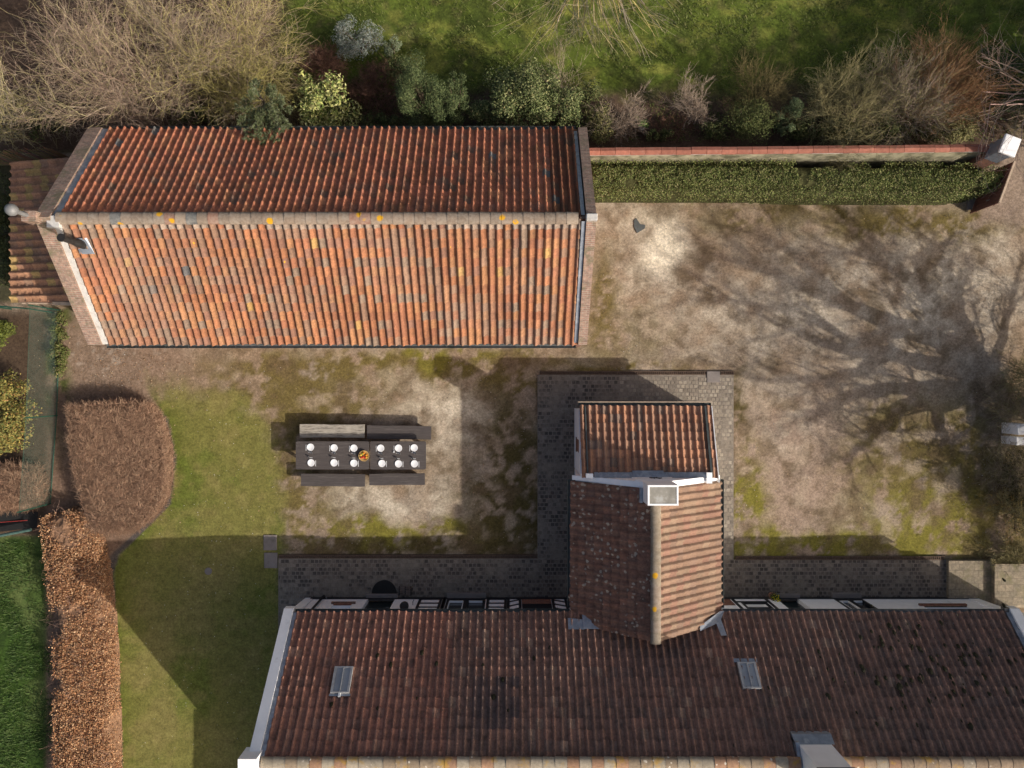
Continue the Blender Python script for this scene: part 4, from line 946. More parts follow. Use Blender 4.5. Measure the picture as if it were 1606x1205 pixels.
# ---------------------------------------------------------------- hedges
def lumpy(name, poly_fn, h, parent, col, amp=.06, step=.09, mat=None, side=.0):
    """solid body of a clipped hedge: grid inside poly_fn, rounded edges, noisy top, down to the ground"""
    xs_, ys_, inside, edge = poly_fn(step)
    Xg, Yg = np.meshgrid(xs_, ys_); e = edge(Xg, Yg)
    Z = h*np.clip(1-np.exp(-np.clip(e, 0, 9)/.10), 0, 1)
    Z = Z+(fbm(Xg*4, Yg*4, 4, 91)-.5)*amp*2*(Z > h*.3)
    Z = np.where(e <= 0, -.05, Z)
    keep = (e[:-1,:-1] > -step*1.5) | (e[1:,1:] > -step*1.5)
    id_ = np.arange(Xg.size).reshape(Xg.shape)
    q = np.stack([id_[:-1,:-1], id_[:-1,1:], id_[1:,1:], id_[1:,:-1]], -1)[keep]
    V = np.stack([Xg, Yg, Z], -1).reshape(-1, 3); u, inv = np.unique(q.ravel(), return_inverse=True)
    C = np.array(col)*(.6+.8*fbm(Xg*3, Yg*3, 4, 95).reshape(-1, 1))
    return npmesh(name, V[u], inv.reshape(-1, 4), mat or M['core'], np.clip(C[u], 0, 1), smooth=False, parent=parent)
def poly_edge(pts):
    P_ = np.array(pts)
    def edge(X, Y):
        dmin = np.full(X.shape, 1e9); ins = np.zeros(X.shape, bool)
        for i in range(len(P_)):
            a = P_[i]; b = P_[(i+1) % len(P_)]; ab = b-a
            t = np.clip(((X-a[0])*ab[0]+(Y-a[1])*ab[1])/(ab@ab), 0, 1)
            dmin = np.minimum(dmin, np.hypot(X-a[0]-t*ab[0], Y-a[1]-t*ab[1]))
            c = ((a[1] > Y) != (b[1] > Y)) & (X < (b[0]-a[0])*(Y-a[1])/(b[1]-a[1]+1e-12)+a[0]); ins ^= c
        return np.where(ins, dmin, -dmin)
    def fn(step):
        return (np.arange(P_[:,0].min()-.2, P_[:,0].max()+.2, step), np.arange(P_[:,1].min()-.2, P_[:,1].max()+.2, step), None, edge)
    return fn, edge, P_
def surface_points(edge, P_, h, n, amp=.06):
    out = []
    while sum(len(o) for o in out) < n:
        X = nr.uniform(P_[:,0].min()-.1, P_[:,0].max()+.1, n); Y = nr.uniform(P_[:,1].min()-.1, P_[:,1].max()+.1, n); e = edge(X, Y)
        k = e > -.03; X, Y, e = X[k], Y[k], e[k]
        Z = h*np.clip(1-np.exp(-np.clip(e, 0, 9)/.10), 0, 1)+(fbm(X*4, Y*4, 4, 91)-.5)*amp*2
        near = e < .14; Z = np.where(near, h*nr.rand(len(X))**.7, Z)
        out.append(np.stack([X, Y, np.maximum(Z, .03)], 1))
    A_ = []; per = [np.linalg.norm(P_[(i+1) % len(P_)]-P_[i]) for i in range(len(P_))]; tot = sum(per)
    for i in range(len(P_)):
        m = int(n*.22*per[i]/tot); t = nr.rand(m, 1); q = P_[i]+(P_[(i+1) % len(P_)]-P_[i])*t+nr.normal(size=(m, 2))*.02
        A_.append(np.hstack([q, h*nr.rand(m, 1)]))
    return np.vstack([np.vstack(out)[:n]]+A_)
# green hedge
gp = [P(929,316,0), P(1560,322,0), P(1556,302,0), P(1530,288,0)]
y0 = P(0,316)[1]
poly = [(2.72,7.16),(16.6,7.02),(17.9,7.2),(18.45,7.6),(18.35,8.0),(17.6,8.15),(12,8.27),(2.72,8.29)]
fn, edge, PP = poly_edge(poly)
hd = thing('hedge', 'long clipped green hedge in front of the cream garden wall', 'hedge', (10,7.7,0))
lumpy('hedge_body', fn, 1.52, hd, (.055,.055,.02), amp=.09)
sp = surface_points(edge, PP, 1.57, 52000, .09); holes = fbm(sp[:,0]*1.1, sp[:,1]*1.6, 4, 120) < .64; sp = sp[holes]
GH = [(5,(.15,.18,.05)),(3,(.20,.22,.07)),(2,(.24,.22,.09)),(1.5,(.10,.14,.035)),(1,(.30,.26,.13))]
pc_ = leafcols(len(sp), GH, .3); k = (.8+.4*fbm(sp[:,0]*.8, sp[:,1]*.8, 3, 5))[:, None]
leafmesh('foliage', sp+nr.normal(size=sp.shape)*.03, nr.normal(size=sp.shape)*.55+np.array([0,0,.5]), np.full(len(sp), .055), np.clip(pc_*k, 0, 1), hd, .6)
# grass verge at its foot
# copper beech hedge
bl = [P(62,815,0), P(95,800,0), P(130,812,0), P(143,850,0), P(154,900,0), P(165,1000,0), P(172,1205,0), P(180,1400,0), P(100,1400,0), P(84,1205,0), P(82,1000,0), P(72,900,0)]
hb = .85; bl = [(x*(H-hb)/H*1.0, y*(H-hb)/H) for x, y in bl]
fn, edge, PP = poly_edge(bl)
bh = thing('hedge', 'copper brown beech hedge keeping its dead leaves, left of the lawn', 'hedge', (-17.5,-10,0))
lumpy('hedge_body', fn, hb-.05, bh, (.26,.15,.09), amp=.1)
sp = surface_points(edge, PP, hb, 68000, .1)
CB = [(5,(.40,.20,.095)),(4,(.50,.29,.15)),(3,(.30,.14,.07)),(2,(.58,.38,.22)),(1,(.20,.10,.06))]
gap = fbm(sp[:,0]*.7, sp[:,1]*.7, 4, 141); keep = gap+nr.uniform(-.08,.08,len(sp)) < .655; spk = sp[keep]
leafmesh('foliage', spk+nr.normal(size=spk.shape)*.045, nr.normal(size=spk.shape)*.5+np.array([0,0,.5]), np.full(len(spk), .062), leafcols(len(spk), CB, .25), bh, .65)
out = []
for i in range(420):
    q = sp[nr.randint(len(sp))]; d = (rnd.gauss(0,.6)-.25, rnd.gauss(0,.6), rnd.uniform(.2,1)); m = math.sqrt(sum(v*v for v in d))
    grow(out, tuple(q-np.array([0,0,.05])), tuple(v/m for v in d), rnd.uniform(.2,.5), .006, 1, .5, .02, [(.30,.19,.14),(.24,.15,.11)], (1,1,1))
emit(out, .02, bh, 'branches', 'twigs')
# clipped brown shrub
sb = [(104,640),(150,636),(200,633),(226,637),(243,668),(254,705),(255,745),(248,785),(232,810),(208,830),(185,836),(160,836),(135,832),(130,795),(118,760),(108,700)]
hs = .85; sbw = [P(px, py, hs) for px, py in sb]
fn, edge, PP = poly_edge(sbw)
cs = thing('shrub', 'large clipped bare brown shrub with rounded right side at the lawn edge', 'shrub', (-15.5,-3.3,0))
lumpy('shrub_body', fn, hs-.08, cs, (.17,.10,.065), amp=.09)
sp = surface_points(edge, PP, hs, 30000, .1); out = []
SC = [(.36,.225,.15),(.31,.19,.125),(.26,.155,.10),(.41,.275,.18),(.22,.13,.085)]
for q in sp:
    a = rnd.uniform(0, 6.283); z_ = rnd.uniform(-.25,.5); L_ = rnd.uniform(.10,.30)
    c = rnd.choice(SC); x1, y1, z1 = q[0]+math.cos(a)*L_*.5, q[1]+math.sin(a)*L_*.5, max(.03, q[2]+z_*L_*.5-.03)
    a += rnd.uniform(-.7,.7); x2, y2, z2 = x1+math.cos(a)*L_*.5, y1+math.sin(a)*L_*.5, max(.03, z1+z_*L_*.4)
    out.append(((q[0],q[1],q[2]-.05), (x1,y1,z1), .0052, .0042, c)); out.append(((x1,y1,z1), (x2,y2,z2), .0042, .0025, c))
emit(out, .02, cs)
# left brown shrub and yellow shrub at the picture's left edge
sb2 = [(-40,738),(10,730),(45,735),(56,765),(52,792),(30,800),(-40,805)]
fn, edge, PP = poly_edge([P(a, b, .8) for a, b in sb2])
c2 = thing('shrub', 'smaller clipped bare brown shrub at the left edge below the yellow shrub', 'shrub', (-20,-4.2,0))
lumpy('shrub_body', fn, .75, c2, (.15,.085,.055), amp=.08); sp = surface_points(edge, PP, .8, 4000, .1); out = []
for q in sp:
    a = rnd.uniform(0, 6.283); L_ = rnd.uniform(.1,.3); c = rnd.choice(SC); x1, y1 = q[0]+math.cos(a)*L_, q[1]+math.sin(a)*L_
    out.append(((q[0],q[1],q[2]-.04), (x1,y1,max(.03,q[2]+rnd.uniform(-.05,.1))), .0065, .003, c))
emit(out, .02, c2)
YG = [(4,(.25,.21,.055)),(3,(.19,.19,.055)),(2,(.33,.25,.07)),(2,(.13,.15,.04)),(1,(.30,.17,.06))]
leafy('shrub', 'yellow green leafy shrub at the left edge behind the mesh fence', 5, 650, 45, 85, 1.6, YG, .085, 8000, 34, cr=.42)
leafy('shrub', 'dark green shrub at the left edge beside the shed corner', -10, 520, 22, 42, 1.3, [(3,(.14,.16,.03)),(2,(.08,.10,.02))], .08, 2500, 18)
tag(leafy('ivy', None, 92, 545, 20, 62, .25, [(4,(.10,.12,.03)),(2,(.15,.16,.05)),(1,(.22,.17,.08))], .06, 4500, 30, cat=None), 'low green ivy creeping along the foot of the mesh fence', 'ivy')

# ---------------------------------------------------------------- mesh fence, willow hurdle, odds
fa = Vector((*P(96,487),0)); fb = Vector((*P(90,652),0)); fc_ = Vector((*P(80,790),0))
mf = thing('mesh_fence', 'green wire mesh fence with thin posts between the shed and the beech hedge', 'fence', (fa.x, fa.y, 0))
A, B = [], []
for (p, q) in ((fa, fb), (fb, fc_)):
    L_ = (q-p).length; d = (q-p)/L_; hh = 1.75; s_ = .062; n = int((L_+hh)/s_)
    for i in range(n+1):
        for dirn in (1, -1):
            a = i*s_
            if dirn == 1: u0, z0, u1, z1 = a, 0, a-hh, hh
            else: u0, z0, u1, z1 = a-hh, 0, a, hh
            # clip to [0,L_]
            def cl(u0, z0, u1, z1):
                if u0 > L_: t_ = (L_-u0)/(u1-u0); u0, z0 = L_, z0+(z1-z0)*t_
                if u1 > L_: t_ = (L_-u0)/(u1-u0); u1, z1 = L_, z0+(z1-z0)*t_
                if u0 < 0: t_ = (0-u0)/(u1-u0); u0, z0 = 0, z0+(z1-z0)*t_
                if u1 < 0: t_ = (0-u0)/(u1-u0); u1, z1 = 0, z0+(z1-z0)*t_
                return u0, z0, u1, z1
            if max(u0, u1) <= 0 or min(u0, u1) >= L_: continue
            u0, z0, u1, z1 = cl(u0, z0, u1, z1)
            a_ = p+d*u0; b_ = p+d*u1; A.append((a_.x, a_.y, z0+.04)); B.append((b_.x, b_.y, z1+.04))
segmesh('wire_mesh', A, B, [.0017]*len(A), [.0017]*len(A), np.tile((.10,.16,.13), (len(A), 1)), M['twig'], mf, 3)
for p in (fa, fb, fc_): MB().tube([(p.x,p.y,-.1),(p.x,p.y,1.9)], .022, 8).build('post', M['wire'], mf)
MB().tube([(fa.x,fa.y,.05),(fb.x,fb.y,.05),(fc_.x,fc_.y,.05)], .018, 6).build('bottom_rail', M['wire'], mf)
MB().tube([(fa.x,fa.y,1.8),(fb.x,fb.y,1.8),(fc_.x,fc_.y,1.8)], .006, 6).build('top_wire', M['wire'], mf)
p0 = Vector((*P(-30,478,1.6),1.6)); p1 = Vector((*P(42,484,1.6),1.6))
wf = thing('rail_fence', 'short green tubular fence rail below the shed eaves at the left edge', 'fence', (p0.x,p0.y,0))
MB().tube([p0, p1], .025, 8).build('rail', M['wire'], wf)
for q in (p0, p1): MB().tube([(q.x,q.y,-.1),(q.x,q.y,1.6)], .025, 8).build('post', M['wire'], wf)
# willow hurdle behind the shed
x0_, y0_ = P(-30,262); x1_, y1_ = P(118,252)
wh = thing('willow_fence', 'dark woven willow fence behind the shed at the left edge', 'fence', (x0_, y0_, 0)); A, B, C_ = [], [], []
for i in range(95):
    u = i/94; x = x0_+(x1_-x0_)*u; y = y0_+(y1_-y0_)*u
    A.append((x,y,0)); B.append((x+rnd.uniform(-.05,.05),y+rnd.uniform(-.05,.05),rnd.uniform(1.35,1.6))); C_.append(tuple(q*rnd.uniform(.7,1.3) for q in (.30,.21,.13)))
segmesh('sticks', A, B, [.016]*95, [.011]*95, C_, M['twig'], wh, 5)
MB().tube([(x0_,y0_,.4),(x1_,y1_,.4)], .015, 6).tube([(x0_,y0_,1.2),(x1_,y1_,1.2)], .015, 6).build('binding_rod', M['darkwood'], wh)
# low pond edge and red cane
xa_, ya_ = P(-40,842); xb_, yb_ = P(58,828)
tag(MB().tube([(xa_,ya_,.35),((xa_+xb_)/2,(ya_+yb_)/2-.06,.36),(xb_,yb_,.35)], .06, 10).build('edge_tube', M['pipegreen']), 'teal green tube edging the grass left of the beech hedge', 'tube')
ga, gb_ = P(-40,815), P(60,818)
pd = MB().prism([P(-40,800),P(60,803),P(58,828),P(-40,838)][::-1], -.05, .02).build('pond_liner', M['mat']); tag(pd, 'black pond liner in the corner above the teal tube', 'pond liner')
xa_, ya_ = P(8,816); xb_, yb_ = P(58,812)
tag(MB().tube([(xa_,ya_,.5),(xb_,yb_,.55)], .012, 6).build('cane', M['red']), 'thin red cane lying above the black pond liner', 'cane')

# flower pot by the right door
x, y = P(1208,932); t = thing('flower_pot', 'terracotta pot with yellow flowers beside the right green door', 'flower pot', (x,y,.05))
MB().lathe(x, y, [(.09,.05),(.14,.28),(.155,.28),(.155,.32),(.12,.32)], 16).build('pot', M['terracotta'], t)
n = 260; d = nr.normal(size=(n,3)); d[:,2] = np.abs(d[:,2]); d /= np.linalg.norm(d,axis=1,keepdims=True)
leafmesh('foliage', np.array([x+.04,y-.02,.36])+d*np.array([.2,.2,.16])*nr.uniform(.5,1.1,(n,1)), d+nr.normal(size=(n,3))*.3, np.full(n,.06), leafcols(n,[(3,(.04,.075,.015)),(1,(.08,.12,.02))]), t)
n = 34; d = nr.normal(size=(n,3)); d[:,2] = np.abs(d[:,2])+.4; d /= np.linalg.norm(d,axis=1,keepdims=True)
leafmesh('flowers', np.array([x+.05,y-.04,.4])+d*.19, d*.2+np.array([0,0,1.]), np.full(n,.045), leafcols(n,[(1,(.75,.6,.02))],.1), t, 1.0)

# ---------------------------------------------------------------- shrub border behind the barn
PALE = [(.34,.25,.18),(.28,.20,.15),(.38,.30,.22),(.22,.155,.12),(.30,.21,.16)]
LICH = [(.42,.36,.18),(.36,.30,.21),(.44,.38,.15),(.30,.24,.18)]
YELT = [(.34,.30,.10),(.28,.25,.08),(.40,.34,.14),(.24,.20,.10)]
REDT = [(.14,.07,.05),(.11,.06,.045),(.17,.09,.06)]
ORNT = [(.34,.18,.09),(.28,.15,.08),(.24,.16,.09),(.38,.24,.12)]
OLT = [(.28,.25,.12),(.22,.20,.09),(.33,.28,.15),(.19,.165,.085)]
GREYT = [(.29,.225,.175),(.23,.175,.135),(.33,.26,.205)]
bt = 'bare trees and shrubs behind the barn'
bare('bare_tree', 'largest bare tree with a tangle of pale brown twigs, top left corner of the picture', 190, 85, 190, 115, 4.6, 17, PALE+LICH[:1], .045, 3, (2,3,3), .5, .0, 'tree', bt, base=(235,165), wob=.24, ok=lambda p: p[1] > 8.85)
bare('bare_tree', 'bare tree with pale curving limbs cut by the left edge, above the willow fence', 15, 150, 60, 70, 3.4, 8, LICH, .05, 3, (2,2,2), .5, .02, 'tree', bt, base=(20,205), ok=lambda p: p[1] > 8.85)
bare('bare_tree', 'bare tree with yellow lichen on its limbs, right of the largest bare tree', 330, 50, 110, 85, 4.2, 11, LICH+PALE[:2], .04, 3, (2,3,2), .5, .0, 'tree', bt, base=(310,140), ok=lambda p: p[1] > 8.85)
bare('bare_tree', 'thin olive bare tree at the top edge between the lichened tree and the meadow', 405, 40, 55, 60, 3.6, 12, YELT+PALE[:2], .022, 3, (2,2,2), .5, .0, 'tree', bt, base=(390,110), wob=.24)
bare('bare_shrub', 'yellow green bare shrub touching the lichened tree, above the barn roof', 395, 125, 62, 55, 2.6, 24, YELT, .016, 3, (2,2,2), .4, .02, group=bt, base=(380,165), ok=lambda p: p[1] > 8.85)
bare('bare_shrub', 'brown bare shrub low against the upper left barn eave', 215, 175, 90, 28, 2.4, 12, PALE, .016, 3, (2,2,2), .5, .0, group=bt, ok=lambda p: p[1] > 8.75)
bare('bare_shrub', 'dark red brown bare shrub left of the variegated shrub, under the blue grey bush', 505, 105, 45, 38, 1.2, 26, REDT, .012, 3, (2,2,2), .5, .0, group=bt)
bare('bare_shrub', 'dark red brown thicket between the variegated shrub and the dark conifers', 590, 140, 50, 45, 1.1, 26, REDT, .012, 3, (2,2,2), .5, .0, group=bt)
leafy('shrub', 'dark ivy clad bush squeezed left of the shed', 2, 360, 14, 110, 1.2, [(3,(.05,.065,.02)),(2,(.09,.10,.035))], .08, 3500, 30, cr=.8)
leafy('shrub', 'olive green undergrowth below the largest bare tree beside the barn eave', 300, 180, 60, 22, 1.4, [(3,(.07,.09,.03)),(2,(.12,.13,.05))], .07, 2500, 24)
leafy('shrub', 'dark evergreen undergrowth at the left edge above the willow fence', 55, 190, 50, 30, 1.3, [(3,(.05,.07,.02)),(2,(.09,.10,.03))], .07, 2500, 24)
PINE = [(4,(.085,.11,.065)),(3,(.12,.15,.10)),(2,(.17,.20,.15)),(2,(.055,.075,.035))]
tp = thing('pine', 'grey green pine whose boughs hang over the barn eave', 'tree', (*P(412,150), 0)); out = []; nd = []
pb = P(412,158,3.0); b0 = P(412,150,0); segmesh('trunk', [(*b0,-.05),(b0[0],b0[1],1.6)], [(b0[0],b0[1],1.6),(*pb,3.0)], [.09,.07], [.07,.045], [(.13,.10,.07)]*2, M['twig'], tp, 8)
for (tx, ty, tz) in ((378,196,3.2),(388,216,3.3),(402,212,3.5),(414,224,3.3),(432,220,3.35),(440,206,3.5),(452,200,3.2),(375,168,3.2),(452,172,3.2),(392,148,3.4),(430,140,3.3),(410,185,4.0),(428,180,3.9),(400,128,3.0),(442,156,3.1)):
    e = np.array([*P(tx, ty, tz), tz]); a = np.array([*pb, 2.9]); sd3 = np.cross(e-a, (0,0,1.)); sd3 /= np.linalg.norm(sd3)
    L9 = np.linalg.norm(e-a); prev = a
    for k in range(1, 9):
        q = a+(e-a)*k/8+nr.normal(size=3)*.02+np.array([0,0,.12*math.sin(k/8*3.1)]); out.append((tuple(prev), tuple(q), .02-.0018*k, .018-.0018*k, (.13,.10,.07))); prev = q
        if k > 2:
            for sg in (-1, 1):
                tl = rnd.uniform(.18,.38)*(1.15-k/10); d9 = (e-a)/L9*.8+sd3*sg*rnd.uniform(.5,1.1)+np.array([0,0,rnd.uniform(-.1,.25)]); d9 /= np.linalg.norm(d9); r9 = q+d9*tl
                out.append((tuple(q), tuple(r9), .008, .004, (.14,.11,.07)))
                for j in range(46):
                    p9 = q+d9*tl*rnd.uniform(.1,1.1); n9 = nr.normal(size=3)+d9*1.1; n9 = n9/np.linalg.norm(n9)*rnd.uniform(.06,.12); nd.append((p9, p9+n9))
emit(out, .0075, tp, 'branches', 'twigs')
segmesh('needles', [a for a, b in nd], [b for a, b in nd], [.0085]*len(nd), [.003]*len(nd), leafcols(len(nd), [(4,(.11,.135,.055)),(3,(.16,.18,.09)),(2,(.22,.24,.15)),(2,(.06,.08,.03))], .2), M['leaf'], tp, 3)
VAR = [(4,(.42,.42,.14)),(3,(.52,.50,.22)),(3,(.20,.25,.07)),(1,(.10,.14,.03))]
leafy('shrub', 'bright variegated laurel with yellow cream leaves behind the barn', 512, 166, 52, 40, 2.3, VAR, .15, 2600, 30, asp=.38, cr=.4)
leafy('shrub', 'small variegated laurel tuft up and left of the larger one', 475, 138, 20, 24, 2.2, VAR, .15, 420, 9, asp=.38, cr=.45)
BG = [(4,(.19,.22,.20)),(3,(.26,.28,.25)),(2,(.12,.14,.11)),(1,(.22,.20,.14))]
leafy('shrub', 'blue grey juniper bush by the meadow grass', 560, 62, 50, 34, 1.5, BG, .09, 4200, 26, asp=.22, cr=.36)
leafy('shrub', 'pale green low shrub at the right of the blue grey juniper', 612, 72, 22, 18, .9, [(3,(.16,.20,.11)),(2,(.24,.26,.17))], .08, 900, 10, asp=.3)
CON = [(4,(.06,.085,.03)),(3,(.09,.12,.045)),(2,(.14,.165,.065)),(2,(.03,.045,.015))]
leafy('cypress', 'tall dark green cypress, the broader of two behind the barn', 660, 148, 56, 60, 4.2, CON, .055, 19000, 46, 'tree', 'dark cypresses behind the barn', .4, .25)
leafy('cypress', 'narrower dark green cypress right of the broader one', 712, 152, 30, 42, 3.8, CON, .06, 7500, 34, 'tree', 'dark cypresses behind the barn', .4, .28)
HOL = [(4,(.09,.115,.04)),(3,(.15,.175,.065)),(2,(.24,.25,.11)),(2,(.05,.07,.02)),(.5,(.34,.30,.14))]
leafy('holly', 'large glossy evergreen with olive speckled leaves behind the barn middle', 818, 150, 78, 52, 3.0, HOL, .085, 12500, 56, cr=.32)
leafy('holly', 'darker leafy evergreen filling the gap next to the narrow cypress', 755, 178, 34, 24, 2.0, HOL, .08, 2200, 20)
leafy('holly', 'olive speckled evergreen nearest the right end of the barn', 882, 168, 32, 34, 2.6, HOL, .08, 3200, 24)
bare('bare_shrub', 'small greyish twiggy shrub poking out of the speckled evergreen', 885, 125, 22, 18, 2.9, 7, GREYT, .010, 2, (2,2,2), .4, group=bt)
OL = [(3,(.16,.15,.055)),(2,(.21,.19,.08)),(2,(.10,.11,.035))]
leafy('shrub', 'olive shrub at the corner where the garden wall meets the barn', 943, 192, 30, 30, 1.8, OL, .07, 3000, 26)
bare('bare_shrub', 'pinkish grey bare shrub right of the olive shrub behind the wall', 978, 165, 20, 28, 2.0, 10, GREYT, .014, 3, (2,2,2), .35, .03, group=bt, base=(965,200))
leafy('shrub', 'small dark green plant beside the white bucket', 1003, 190, 16, 14, .9, [(3,(.07,.12,.03)),(1,(.15,.2,.05))], .1, 420, 8)
x, y = P(1008,196,.5); tag(MB().lathe(x, y, [(.09,0),(.12,.34),(.13,.34),(.11,.34),(.09,.05)], 14).build('bucket', M['porcelain']), 'small white bucket among plants behind the garden wall', 'bucket')
bare('bare_shrub', 'pale upright bare shrub standing alone in the dark soil behind the wall', 1087, 160, 17, 26, 2.0, 7, GREYT, .016, 3, (2,2,2), .32, .05, group=bt, base=(1085,190))
bare('bare_shrub', 'low dark bramble covering the soil behind the wall', 1045, 200, 70, 25, .6, 26, REDT, .009, 2, (2,2,2), .7, -.05, group=bt)
DG = [(3,(.10,.12,.035)),(2,(.14,.15,.05)),(2,(.06,.08,.02))]
leafy('shrub', 'round green brown shrub behind the middle of the garden wall', 1178, 182, 46, 42, 2.1, DG, .075, 5200, 30, asp=.3)
bare('bare_shrub', 'brown stemmed shrub rising from the round green shrub', 1200, 145, 44, 36, 2.2, 14, [(.17,.14,.06),(.13,.10,.045)], .012, 3, (2,2,2), .4, .03, group=bt)
leafy('shrub', 'narrow feathery grey green shrub right of the round one', 1237, 178, 20, 32, 2.2, [(3,(.15,.20,.09)),(2,(.22,.26,.13)),(1,(.08,.11,.04))], .09, 2600, 18, asp=.2)
bare('bare_shrub', 'tall olive whippy shrub behind the wall', 1325, 155, 48, 62, 2.9, 26, OLT, .014, 3, (2,2,2), .33, .03, group=bt, base=(1310,200))
bare('bare_shrub', 'spreading grey brown bare shrub between the olive and the orange one', 1408, 150, 55, 60, 2.9, 24, GREYT+OLT[:2], .016, 3, (2,2,2), .45, .02, group=bt, base=(1390,200))
bare('bare_shrub', 'orange brown feathery shrub near the right end of the wall', 1485, 128, 52, 60, 2.8, 40, ORNT, .011, 3, (2,2,2), .22, .03, group=bt, base=(1440,190))
leafy('shrub', 'leafy undergrowth along the wall below the bare shrubs', 1350, 205, 110, 16, 1.3, OL+[(2,(.09,.12,.04))], .065, 5200, 44, cr=.9)
leafy('shrub', 'yellowish leafy undergrowth along the wall by the gate pillar', 1490, 203, 55, 20, 1.5, OL+[(1,(.30,.26,.12))], .07, 3600, 34, cr=.7)
leafy('shrub', 'dark evergreen filling the shade beyond the gate pillar', 1570, 130, 52, 70, 2.0, [(3,(.035,.055,.02)),(2,(.06,.085,.03)),(1,(.09,.11,.04))], .08, 5500, 40)
PK = [(.42,.28,.24),(.36,.26,.20),(.32,.27,.21)]
out = []; t = thing('bare_tree', 'bare tree with pinkish limbs reaching in from the right edge above the gate', 'tree', (20.5,10.6,0), group=bt)
for (tx, ty) in ((1548,120),(1530,150),(1555,60),(1560,175),(1545,90),(1585,30),(1575,150)):
    e = P(tx, ty, 3.8); s = (20.5,10.6,1.2); d = (e[0]-s[0]+.4, e[1]-s[1], 2.6); m = math.sqrt(sum(v*v for v in d))
    grow(out, s, tuple(v/m for v in d), m*.78, .04, 3, .45, .0, PK, (1,2,1), lambda p: (p[0]*F/(H-p[2])) > 728, .14)
out.append(((20.5,10.6,-.05),(20.5,10.6,1.3),.16,.12,(.2,.15,.12))); emit(out, .02, t, 'trunk', 'twigs')
# bare tree whose lowest branches hang in at the top edge
out = []; t = thing('bare_tree', 'bare yellowish tree whose branch tips hang in at the top edge over the meadow', 'tree', (2.7,16.4,0), group=bt)
out.append(((2.7,16.4,-.05),(2.7,16.2,2.4),.2,.15,(.2,.17,.1)))
for i in range(26):
    tx = rnd.uniform(825,1035); ty = rnd.uniform(5,62); e = P(tx, ty, 4.2); s = (2.7,16.2,rnd.uniform(2,3.6)); d = (e[0]-s[0], e[1]-s[1], 4.2-s[2]+.6); m = math.sqrt(sum(v*v for v in d))
    grow(out, s, tuple(v/m for v in d), m*.88, .035, 3, .32, -.03, [(.42,.34,.14),(.46,.38,.22),(.38,.32,.24)], (1,1,1), lambda p: p[1] > 11.15+.5*abs(p[0]-2.7)/3 and -.9 < p[0] < 5.6, .10)
emit(out, .02, t, 'trunk', 'twigs')
# evergreen beyond the top right corner (out of frame) that shades the meadow
EV = [(3,(.04,.06,.02)),(2,(.07,.09,.03))]
for (ex, ey, eh, er, lb) in ((22.4,10.0,6.2,2.4,'dark evergreen tree outside the top right corner'),(25.2,12.9,6.8,2.6,'second dark evergreen tree further outside the top right corner')):
    n = 9000; t = thing('evergreen_tree', lb, 'tree', (ex,ey,0)); d = nr.normal(size=(n,3)); d /= np.linalg.norm(d,axis=1,keepdims=True)
    pos = np.array([ex,ey,eh*.58])+d*np.array([er,er,eh*.42])*nr.uniform(.5,1,(n,1))*(.75+.5*nr.rand(n,1)); pos[:,2] = np.maximum(pos[:,2],.3)
    leafmesh('foliage', pos, d+nr.normal(size=(n,3))*.5, np.full(n,.28), leafcols(n, EV), t)
    segmesh('trunk', [(ex,ey,-.05)], [(ex,ey,eh*.8)], [.22], [.06], [(.1,.08,.06)], M['twig'], t, 8)


DKU = [(3,(.065,.085,.025)),(2,(.11,.12,.04)),(1,(.16,.15,.06))]
for (px, py, rx, ry, h, n, lb) in ((600,190,40,13,.9,1500,'low green undergrowth against the eave between the laurel and the cypress'),
    (690,195,60,10,.8,1500,'low green undergrowth at the foot of the two cypresses'),(920,150,26,22,1.5,1500,'dark leafy shrub filling the gap behind the olive shrub'),
    (1030,212,36,8,.6,800,'low green weeds at the foot of the wall under the bucket'),(1120,205,30,13,1.0,1000,'dark green shrub between the lone bare shrub and the round shrub'),
    (1262,200,28,18,1.2,1400,'green shrub right of the feathery grey green shrub'),(1395,195,50,22,1.6,2600,'olive leafy shrub in the middle of the bare thicket'),
    (1515,170,34,30,1.4,1800,'dark leafy shrub right of the orange brown shrub'),(630,110,34,26,1.0,1500,'dusky green low shrub beyond the broader cypress'),(520,205,45,9,.9,1000,'low dark green leaves under the variegated laurel')):
    leafy('shrub', lb, px, py, rx, ry, h, DKU, .07, n, 18, cr=.6)
nL = 1500; Xl = np.concatenate([nr.normal(-15.3,1.5,nL//2), nr.uniform(-18,19,nL//2)]); Yl = np.concatenate([nr.normal(.9,1.2,nL//2), nr.uniform(-6.6,6.9,nL//2)])
kl = ~((Xl>-14.9)&(Xl<2.8)&(Yl>1.2)) & ~((Xl>.9)&(Xl<8.8)&(Yl<.5)) & (Yl < 7) & (Xl > -19) & ~((Xl<-14.6)&(Yl>2.8)); Xl, Yl = Xl[kl], Yl[kl]
tag(leafmesh('fallen_leaves', np.stack([Xl,Yl,np.full(len(Xl),.03)],1), nr.normal(size=(len(Xl),3))*.25+np.array([0,0,1.]), np.full(len(Xl),.05), leafcols(len(Xl),[(3,(.30,.17,.09)),(2,(.20,.12,.07)),(2,(.42,.30,.18))]), None, .6), 'brown fallen leaves scattered over the yard', kind='stuff')

